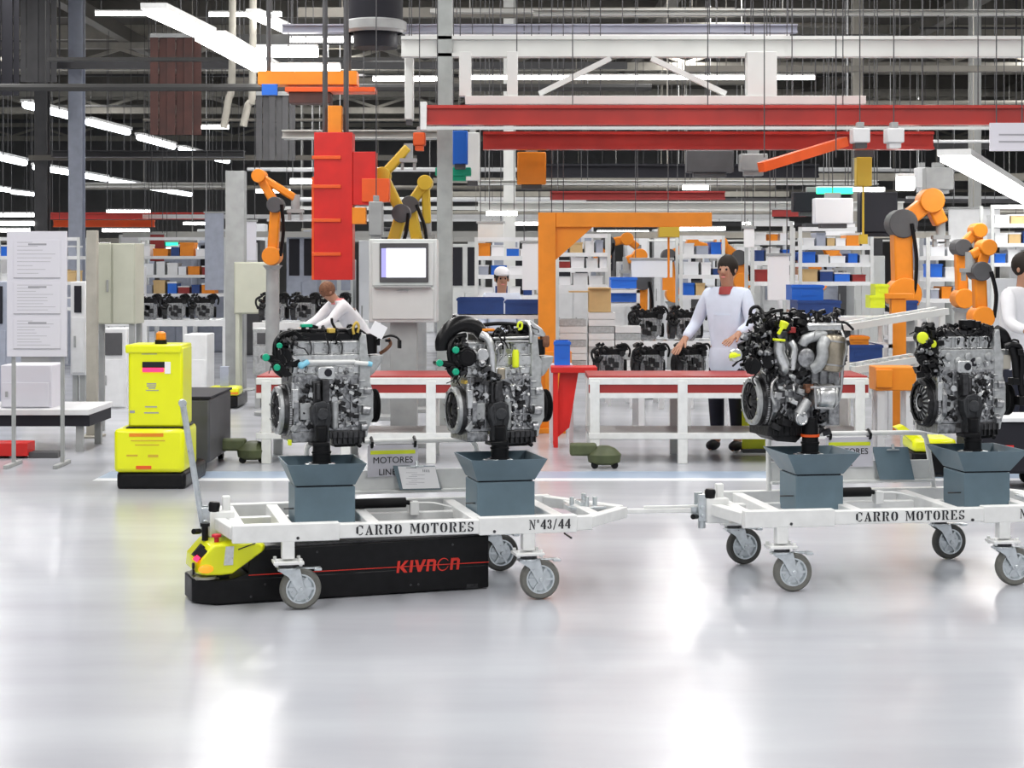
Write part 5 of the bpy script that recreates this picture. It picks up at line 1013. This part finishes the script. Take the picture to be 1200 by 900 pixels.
# slanted pale roller lines right
for (x0, y0, x1, y1, lab) in ((985, 381, 1110, 361, 'upper pale line rising to the right between third and fourth engines'), (1000, 430, 1080, 417, 'lower pale line rising to the right between third and fourth engines')):
    p = wp(x0, y0, 16.35); q = wp(x1, y1, 17); t = thing('side_conveyor', lab, 'conveyor', (p.x, p.y, p.z)); d = q - p
    for k in (0, .45): b = MB(); b.bar((0, k, -.03), d + Vector((0, k, -.03)), .05, .06); obj('side_rail', b, 'beam_white', t)
    b = MB()
    for k in range(9): c = d * (k + .5) / 9; b.cyl((c.x, c.y + .03, c.z - .03), (c.x, c.y + .42, c.z - .03), .02, n=8)
    o = obj('rollers', b, 'galv', t); o['kind'] = 'stuff'
    for f in (.05, .95):
        for k in (0, .45): c = d * f; part(t, 'leg', 'beam_white', c.x - .025, c.x + .025, c.y + k - .02, c.y + k + .02, -p.z, c.z - .05, 0)
# bins
for a in ((536, 590, 349, 368, 18.6, .5, 'blue', 'left navy bin on the shelf right of the screen cabinet'), (592, 634, 352, 368, 18.6, .5, 'blue', 'right navy bin on the shelf right of the screen cabinet'), (935, 985, 352, 371, 18, .5, 'blue', 'navy bin directly above the third engine'), (1052, 1075, 352, 366, 18.9, .4, 'blue', 'small navy bin left of the orange robot foot'),
          (988, 1034, 404, 424, 17.6, .5, 'blue', 'navy bin on the lower pale line beside the third engine'), (928, 965, 334, 352, 18.4, .4, 'bright_blue', 'bright blue bin above the third engine'), (716, 746, 325, 338, 21.5, .4, 'bright_blue', 'bright blue bin left of the orange upright, upper'), (716, 746, 341, 354, 21.5, .4, 'bright_blue', 'bright blue bin left of the orange upright, lower'), (992, 1018, 394, 404, 17.7, .3, 'orange', 'orange bin stacked on the navy one beside third engine'),
          (1026, 1041, 333, 346, 18, .25, 'lime', 'upper lime green box above the navy bin line'), (1020, 1037, 346, 361, 18, .25, 'lime', 'lower lime green box above the navy bin line'), (650, 668, 400, 428, 17, .3, 'bright_blue', 'blue bin right of the second engine')):
    crate(*a)
for (a, c, y, D, lab, sh) in ((530, 640, 369, 18.5, 'white rack carrying two navy bins right of the screen cabinet', (369, 400, 430)), (920, 1046, 371.5, 17.9, 'white rack with navy bins above the third engine', (371, 403)), (712, 750, 355, 21.4, 'white rack with two bright blue bins', (339.3, 355, 385)), (1048, 1080, 367, 18.8, 'white rack carrying small navy bin', (367, 395)), (984, 1040, 425, 17.5, 'white rack under the navy bin beside third engine', (425, 445)), (645, 672, 429, 16.9, 'small white stand under the blue bin', (429,))):
    t = thing('bin_rack', lab, 'rack', (wp((a + c) / 2, 0, D).x, D, 0)); w_ = wp(c, 0, D).x - wp(a, 0, D).x
    for y_ in sh: z = wp(0, y_, D).z; part(t, 'shelf', 'rack_white', -w_ / 2, w_ / 2, 0, .55, z - .04, z - .004, 0)
    zt = wp(0, min(sh), D).z
    for x in (-w_ / 2 + .02, w_ / 2 - .02):
        for y_ in (0, .52): part(t, 'upright', 'rack_white', x - .02, x + .02, y_, y_ + .03, 0, zt, 0)
# olive floor units, yellow panel, black trolley
for (px, py, D, lab) in ((708, 546, 14.9, 'olive green floor machine below the long red banded bench'), (297, 540, 15.3, 'olive green floor machine left of the first engine')):
    t = thing('floor_machine', lab, 'machine', (wp(px, py, D).x, D, 0)); b = MB(); b.lathe([(.1, 0), (.13, .02), (.14, .08), (.09, .13), (.04, .15)], (0, 0, .03), (0, 0, 1), 20); obj('housing', b, 'olive', t); part(t, 'side_motor', 'olive', -.28, -.06, -.06, .06, .1, .2, .02)
    for s in (-.08, .08): b = MB(); b.cyl((s, -.08, .03), (s, -.05, .03), .03, n=12); obj('wheel', b, 'black_rubber', t)
t, w_, h = K('standing_screen', 'lime green panel under the bench left of the third engine', 'panel', 870, 897, 467, 526, 16.12); part(t, 'panel', 'lime', -w_ / 2, w_ / 2, 0, .04, 0, h); part(t, 'foot', 'dark_grey', -w_ / 2, w_ / 2, -.04, .12, -t.location.z, 0)
t = thing('lime_cart', 'lime green floor cart behind the fourth tray', 'cart', (wp(1100, 0, 14.2).x, 14.2, 0)); part(t, 'hood', 'yellow', -.2, .14, 0, .4, .2, .3, .03); b = MB(); b.prism([(-.32, .38), (-.26, .4), (-.1, .28), (-.16, .25)], .05, .2); obj('bumper', b, 'yellow', t); part(t, 'base', 'black_body', -.2, .3, .02, .4, .02, .2, .02)
t = thing('black_trolley', 'black low trolley at the right edge behind the fourth engine', 'trolley', (wp(1175, 0, 13.4).x, 13.4, 0)); part(t, 'body', 'near_black', -.22, .4, 0, .5, .12, .5, .02); part(t, 'top', 'rack_white', -.24, .42, -.02, .52, .5, .53); part(t, 'red_mark', 'red', .0, .08, -.005, 0, .28, .33, 0)
for sx in (-.14, .3): b = MB(); b.cyl((sx, .05, .06), (sx, .09, .06), .06, n=16); b.cyl((sx, .4, .06), (sx, .44, .06), .06, n=16); obj('wheels', b, 'black_rubber', t)
# ================================================================== far rows of machines and racks
SPOT = ((0, 'at the left edge'), (60, 'behind the document board'), (125, 'left of the yellow tower tug'), (175, 'behind the yellow tower tug'), (225, 'right of the yellow tower tug'), (270, 'by the grey column'), (320, 'left of the red hoist'), (380, 'under the red hoist'), (440, 'behind the screen cabinet'), (520, 'by the pale column'), (580, 'right of the screen cabinet'), (640, 'by the orange crane post'), (700, 'under the orange crane arm'), (760, 'right of the crane arm'), (820, 'left of the man in pale coat'), (880, 'right of the man in pale coat'), (940, 'above the third engine'), (1000, 'under the green strip lamp'), (1060, 'behind the large orange robot'), (1120, 'right of the large orange robot'), (1180, 'at the right edge'))
def spot(px): return min(SPOT, key=lambda s: abs(s[0] - px))[1]
RN = random.Random(21)
COLS = (('rack_white', 'white'), ('cabinet_grey', 'light grey'), ('bluegrey', 'bluish grey'), ('rack_white', 'pale'), ('warm_grey', 'warm grey'), ('cabinet_grey', 'grey'), ('dark_grey', 'dark'), ('translucent_white', 'milky white'))
used = {}; used2 = {}
def uniq2(l):
    used2[l] = used2.get(l, 0) + 1; return ('leftmost ', 'next ', 'third ', 'fourth ', 'fifth ')[used2[l] - 1] + l
def uniq(l):
    used[l] = used.get(l, 0) + 1; return l if used[l] == 1 else l + (', farther right', ', rightmost')[min(used[l] - 2, 1)]
for (D, y0r, wr, step, word, lo) in ((28.5, (285, 335), (22, 46), 50, 'near', 120), (33, (270, 318), (20, 40), 40, 'middle', -20), (44, (262, 300), (20, 44), 44, 'far', -20)):
    px = lo + RN.uniform(0, 20)
    while px < 1230:
        wdt = RN.uniform(*wr); y0 = RN.uniform(*y0r); m, cn = RN.choice(COLS); yf = HY + 3547.5 / D
        if word == 'near' and (150 < px < 280 or 300 < px < 420): px += step; continue
        machine(px, px + wdt, y0, yf - .5, D + RN.uniform(0, 1.5), .7, m, uniq('%s machine, %s row, %s' % (cn, word, spot(px + wdt / 2))), win=RN.choice(('near_black', None, 'bluegrey', 'paper')), leg=False).location.z = 0
        px += wdt + RN.uniform(2, step)
# racks with cartons in the gaps
CART_COL = ('rack_white', 'blue', 'card', 'translucent_white', 'bluegrey', 'rack_white', 'bright_blue', 'paper', 'orange', 'maroon')
CN = {'rack_white': 'white', 'blue': 'navy', 'card': 'tan', 'translucent_white': 'milky', 'bluegrey': 'bluish grey', 'bright_blue': 'bright blue', 'paper': 'off-white', 'orange': 'orange', 'maroon': 'dark red'}
for q, (px0, px1, ys, D) in enumerate(((560, 632, (300, 322, 346), 22.5), (655, 712, (296, 314, 334), 23), (884, 926, (282, 306, 330), 21.5), (940, 1020, (288, 308, 330), 22.5), (1090, 1135, (300, 325, 350), 21.6), (1165, 1215, (262, 285, 308), 24), (165, 262, (300, 322, 344), 31), (0, 90, (300, 330, 360), 27), (800, 846, (298, 322, 346), 23.5))):
    t = thing('storage_rack', 'white storage rack with three loaded shelves ' + spot((px0 + px1) / 2), 'rack', (wp((px0 + px1) / 2, 0, D).x, D, 0)); w_ = wp(px1, 0, D).x - wp(px0, 0, D).x
    for y_ in ys: z = wp(0, y_, D).z; part(t, 'shelf', 'rack_white', -w_ / 2, w_ / 2, 0, .6, z - .05, z, 0)
    part(t, 'header', 'rack_white', -w_ / 2, w_ / 2, 0, .05, wp(0, ys[0] - 22, D).z - .05, wp(0, ys[0] - 22, D).z, 0)
    for x in (-w_ / 2 - .02, w_ / 2 + .02):
        for y_ in (0, .56): part(t, 'upright', 'cabinet_grey', x - .02, x + .02, y_, y_ + .04, 0, wp(0, ys[0] - 22, D).z, 0)
    for k, y_ in enumerate(ys):
        px = px0 + 1
        while px < px1 - 8:
            cw = RN.uniform(8, 18); ch = RN.uniform(8, 16); m = RN.choice(CART_COL)
            if px + cw > px1 - 1: cw = px1 - 1 - px
            tt, w2, h2 = K('carton', uniq2('%s box, %s shelf of rack %s' % (CN[m], ('top', 'middle', 'lowest')[k], spot((px0 + px1) / 2))), 'box', px, px + cw, y_ - ch, y_, D + .06, 'boxes on the storage racks')
            part(tt, 'body', m, -w2 / 2, w2 / 2, 0, .4, 0, h2 * .85, 0); part(tt, 'lid', m if RN.random() < .5 else 'rack_white', -w2 / 2 - .005, w2 / 2 + .005, -.01, .41, h2 * .85, h2, 0)
            px += cw + RN.uniform(1, 4)
# banners and panels that fill the far upper zone
for (a, c, y0, y1, D, m, lab) in ((612, 634, 285, 340, 21, 'paper', 'tall white panel left of the orange crane post'), (900, 925, 300, 352, 19.5, 'paper', 'white upright panel right of the man in pale coat'), (1112, 1172, 245, 282, 27, 'rack_white', 'wide white hood hanging right of the large orange robot'), (968, 1002, 262, 276, 24, 'paper', 'small white panel below the pale hanging unit'), (560, 590, 262, 284, 23, 'cabinet_grey', 'grey panel right of the pale column'), (240, 262, 250, 340, 30, 'bluegrey', 'pale blue curtain left of the grey column'), (284, 300, 260, 305, 26, 'lilac_paper', 'lilac panel right of the grey column'), (872, 884, 268, 290, 21, 'paper', 'small white plate above the man'), (905, 945, 246, 254, 24, 'maroon', 'dark red plate above the third engine'), (176, 192, 275, 306, 32, 'maroon', 'dark red panel far behind the tower tug'), (194, 208, 284, 288, 32, 'green_led', 'small green sign far behind the tower tug'), (740, 788, 305, 325, 22, 'translucent_white', 'milky panel behind the upright orange robot')):
    t, w_, h = K('hanging_banner', lab, 'panel', a, c, y0, y1, D); part(t, 'sheet', m, -w_ / 2, w_ / 2, 0, .04, 0, h); part(t, 'top_bar', 'mid_grey', -w_ / 2 - .02, w_ / 2 + .02, -.01, .05, h, h + .03); hangers(t, (-w_ * .4, w_ * .4), h + .03, .02, r=.008)
# ================================================================== people
def skin_obj(name, J, E, m, parent, root=0, sub=1):
    keys = list(J); me = bpy.data.meshes.new(name); me.from_pydata([J[k][0] for k in keys], [(keys.index(a), keys.index(b)) for a, b in E], [])
    o = bpy.data.objects.new(name, me); COL.objects.link(o); o.parent = parent; me.materials.append(MATS[m])
    o.modifiers.new('skin', 'SKIN'); sv = me.skin_vertices[0].data
    for i, k in enumerate(keys): r = J[k][1]; sv[i].radius = r if isinstance(r, tuple) else (r, r); sv[i].use_root = (i == root)
    s_ = o.modifiers.new('subdivision', 'SUBSURF'); s_.levels = s_.render_levels = sub
    dg = bpy.context.evaluated_depsgraph_get(); m2 = bpy.data.meshes.new_from_object(o.evaluated_get(dg)); o.modifiers.clear(); o.data = m2
    m2.materials.clear(); m2.materials.append(MATS[m]); m2.polygons.foreach_set('use_smooth', [True] * len(m2.polygons)); return o
def person(label, loc, rz, coat, H=1.75, armL=None, armR=None, lean=0, hair='hair', collar=None, cap=None, trousers='trousers', hem=.68):
    """faces -y before turning; arms are (elbow, hand) offsets from the shoulder"""
    t = thing('person', label, 'person', loc, rz); k = H / 1.75; V = lambda x, y, z: Vector((x * k, y * k - max(0, z - .95) * math.sin(lean) * k, (z if z < .95 else .95 + (z - .95) * math.cos(lean)) * k))
    armL = armL or ((.06, .02, -.28), (.05, -.1, -.52)); armR = armR or ((-.06, .02, -.28), (-.05, -.1, -.52))
    J = {'pelvis': (V(0, 0, .95), (.14, .11)), 'waist': (V(0, 0, 1.08), (.12, .09)), 'chest': (V(0, 0, 1.28), (.12, .075)), 'neck': (V(0, .01, 1.46), .05), 'jaw': (V(0, -.01, 1.55), (.06, .07)), 'head': (V(0, -.005, 1.64), (.075, .09)), 'crown': (V(0, .0, 1.71), (.055, .065)), 'nose': (V(0, -.105, 1.6), .012)}
    E = [('pelvis', 'waist'), ('waist', 'chest'), ('chest', 'neck'), ('neck', 'jaw'), ('jaw', 'head'), ('head', 'crown'), ('head', 'nose')]
    HJ = {}
    for s, n, (el, ha) in ((1, 'l', armL), (-1, 'r', armR)):
        sh = V(s * .18, 0, 1.41); e = sh + Vector(el) * k; h = sh + Vector(ha) * k; d = (h - e).normalized()
        J['sh' + n] = (sh, .042); J['el' + n] = (e, .04); J['ha' + n] = (h, .026); J['pa' + n] = (h + d * .07, (.036, .018)); E += [('chest', 'sh' + n), ('sh' + n, 'el' + n), ('el' + n, 'ha' + n), ('ha' + n, 'pa' + n)]
        side = d.cross(Vector((0, -1, .3))).normalized()
        for q in range(4):
            f1 = h + d * .11 + side * (q - 1.5) * .021; f2 = f1 + d * (.05 + .01 * (q in (1, 2))) + Vector((0, -.012, -.012)); J['f%s%d' % (n, q)] = (f1, .0095); J['g%s%d' % (n, q)] = (f2, .008); E += [('pa' + n, 'f%s%d' % (n, q)), ('f%s%d' % (n, q), 'g%s%d' % (n, q))]
        th = h + d * .04 + side * -.045; J['t' + n] = (th, .011); J['u' + n] = (th + d * .04 - side * .012, .009); E += [('ha' + n, 't' + n), ('t' + n, 'u' + n)]
        J['hip' + n] = (V(s * .09, 0, .9), .085); J['kn' + n] = (V(s * .1, -.02, .5), .06); J['an' + n] = (V(s * .1, .02, .1), .04); J['ba' + n] = (V(s * .11, -.08, .045), (.04, .03)); J['to' + n] = (V(s * .11, -.16, .035), (.035, .022)); E += [('pelvis', 'hip' + n), ('hip' + n, 'kn' + n), ('kn' + n, 'an' + n), ('an' + n, 'ba' + n), ('ba' + n, 'to' + n)]
        HJ[n] = (sh, e, h, d)
    skin_obj('body', J, E, 'skin', t, 0, 2)
    C = {'p': (V(0, 0, hem), (.2, .15)), 'q': (V(0, 0, .9), (.18, .14)), 'w': (V(0, 0, 1.08), (.16, .125)), 'c': (V(0, 0, 1.32), (.18, .135)), 'n': (V(0, .01, 1.45), (.07, .065))}; CE = [('p', 'q'), ('q', 'w'), ('w', 'c'), ('c', 'n')]
    for n in 'lr': sh, e, h, d = HJ[n]; C['s' + n] = (sh, .075); C['e' + n] = (e, .056); C['h' + n] = (h - d * .03, .044); CE += [('c', 's' + n), ('s' + n, 'e' + n), ('e' + n, 'h' + n)]
    skin_obj('coat', C, CE, coat, t, 2, 2)
    L = {'p': (V(0, 0, .93), (.12, .1))}; LE = []
    for s, n in ((1, 'l'), (-1, 'r')): L['h' + n] = (V(s * .085, 0, .84), .088); L['k' + n] = (V(s * .1, -.02, .5), .078); L['a' + n] = (V(s * .1, .02, .11), .062); LE += [('p', 'h' + n), ('h' + n, 'k' + n), ('k' + n, 'a' + n)]
    skin_obj('trousers', L, LE, trousers, t, 0, 2)
    for s in (1, -1): b = MB(); c = V(s * .11, -.06, .05); b.sph(c, .06, (.75, 2.1, .8)); obj('shoe', b, 'near_black', t)
    b = MB(); b.sph(V(0, .022, 1.665), .108 * k, (.86, .98, 1.0)); obj('hair', b, hair, t)
    for s in (1, -1): b = MB(); b.sph(V(s * .03, -.083, 1.635), .01); obj('eye', b, 'near_black', t); b = MB(); b.sph(V(s * .082, .0, 1.62), .022, (.4, .7, 1)); obj('ear', b, 'skin', t)
    b = MB(); b.sph(V(0, -.088, 1.565), .02, (1, .35, .3)); obj('mouth', b, 'pink_cloth', t)
    if collar: b = MB(); b.lathe([(.085, 0), (.075, .05), (.062, .07)], V(0, .0, 1.41), (0, 0, 1), 18); obj('collar', b, collar, t)
    if cap: b = MB(); b.sph(V(0, .0, 1.71), .1 * k, (.95, 1.05, .75)); b.box(-.07, .07, -.17, -.06, 1.68 * k, 1.69 * k); obj('cap', b, cap, t)
    return t
person('worker in pale blue coat and dark red scarf standing left of the third engine', (wp(852, 0, 16.3).x, 16.3, 0), R(-30), 'coat', 1.72, hem=.6, armR=((-.12, -.02, -.27), (-.16, -.2, -.42)), armL=((.08, -.05, -.26), (.02, -.26, -.36)), collar='maroon')
person('worker in white coat cut by the right edge behind the fourth engine', (wp(1192, 0, 15.3).x, 15.3, 0), R(35), 'coat_white', 1.74, armR=((-.1, -.1, -.24), (-.12, -.32, -.3)), lean=.12)
person('worker in white coat bending over engines left of the screen cabinet', (wp(424, 0, 21.4).x, 21.3, 0), R(-60), 'coat_white', 1.62, lean=.75, armL=((.03, -.2, -.2), (.0, -.42, -.3)), armR=((-.03, -.2, -.2), (.0, -.42, -.3)), collar='pink_cloth', hair='rust')
person('distant worker in white shirt and blue cap above the third engine', (wp(932, 0, 27).x, 27, 0), R(15), 'coat_white', 1.8, cap='blue', trousers='blue')
person('distant worker in white cap and blue coat beside the tall grey column', (wp(588, 0, 20.2).x, 20.2, 0), R(10), 'coat', 1.6, cap='coat_white')

for o in bpy.data.objects:       # fittings too small to pick apart one by one
    if o.type == 'MESH' and o.parent and o.name.split('.')[0] in ('pins', 'release_knob', 'connector', 'screws', 'belt_tensioner', 'hoses', 'yellow_clamps', 'connectors', 'round_housings', 'oil_lines', 'injector_lines', 'core_plugs', 'cover_bolts', 'spring_fingers', 'hitch_fittings', 'label_print', 'print', 'canister_bands', 'heat_shield_straps', 'key_switch', 'wheels', 'pipe_caps', 'turbo_outlet', 'coupling_jaw', 'coolant_pipe', 'yellow_cap', 'filler_neck', 'throttle_body', 'upper_timing_cover', 'hook_block', 'hook', 'display', 'lettering', 'stencil_lettering', 'number_lettering', 'side_lettering'): o['kind'] = 'stuff'
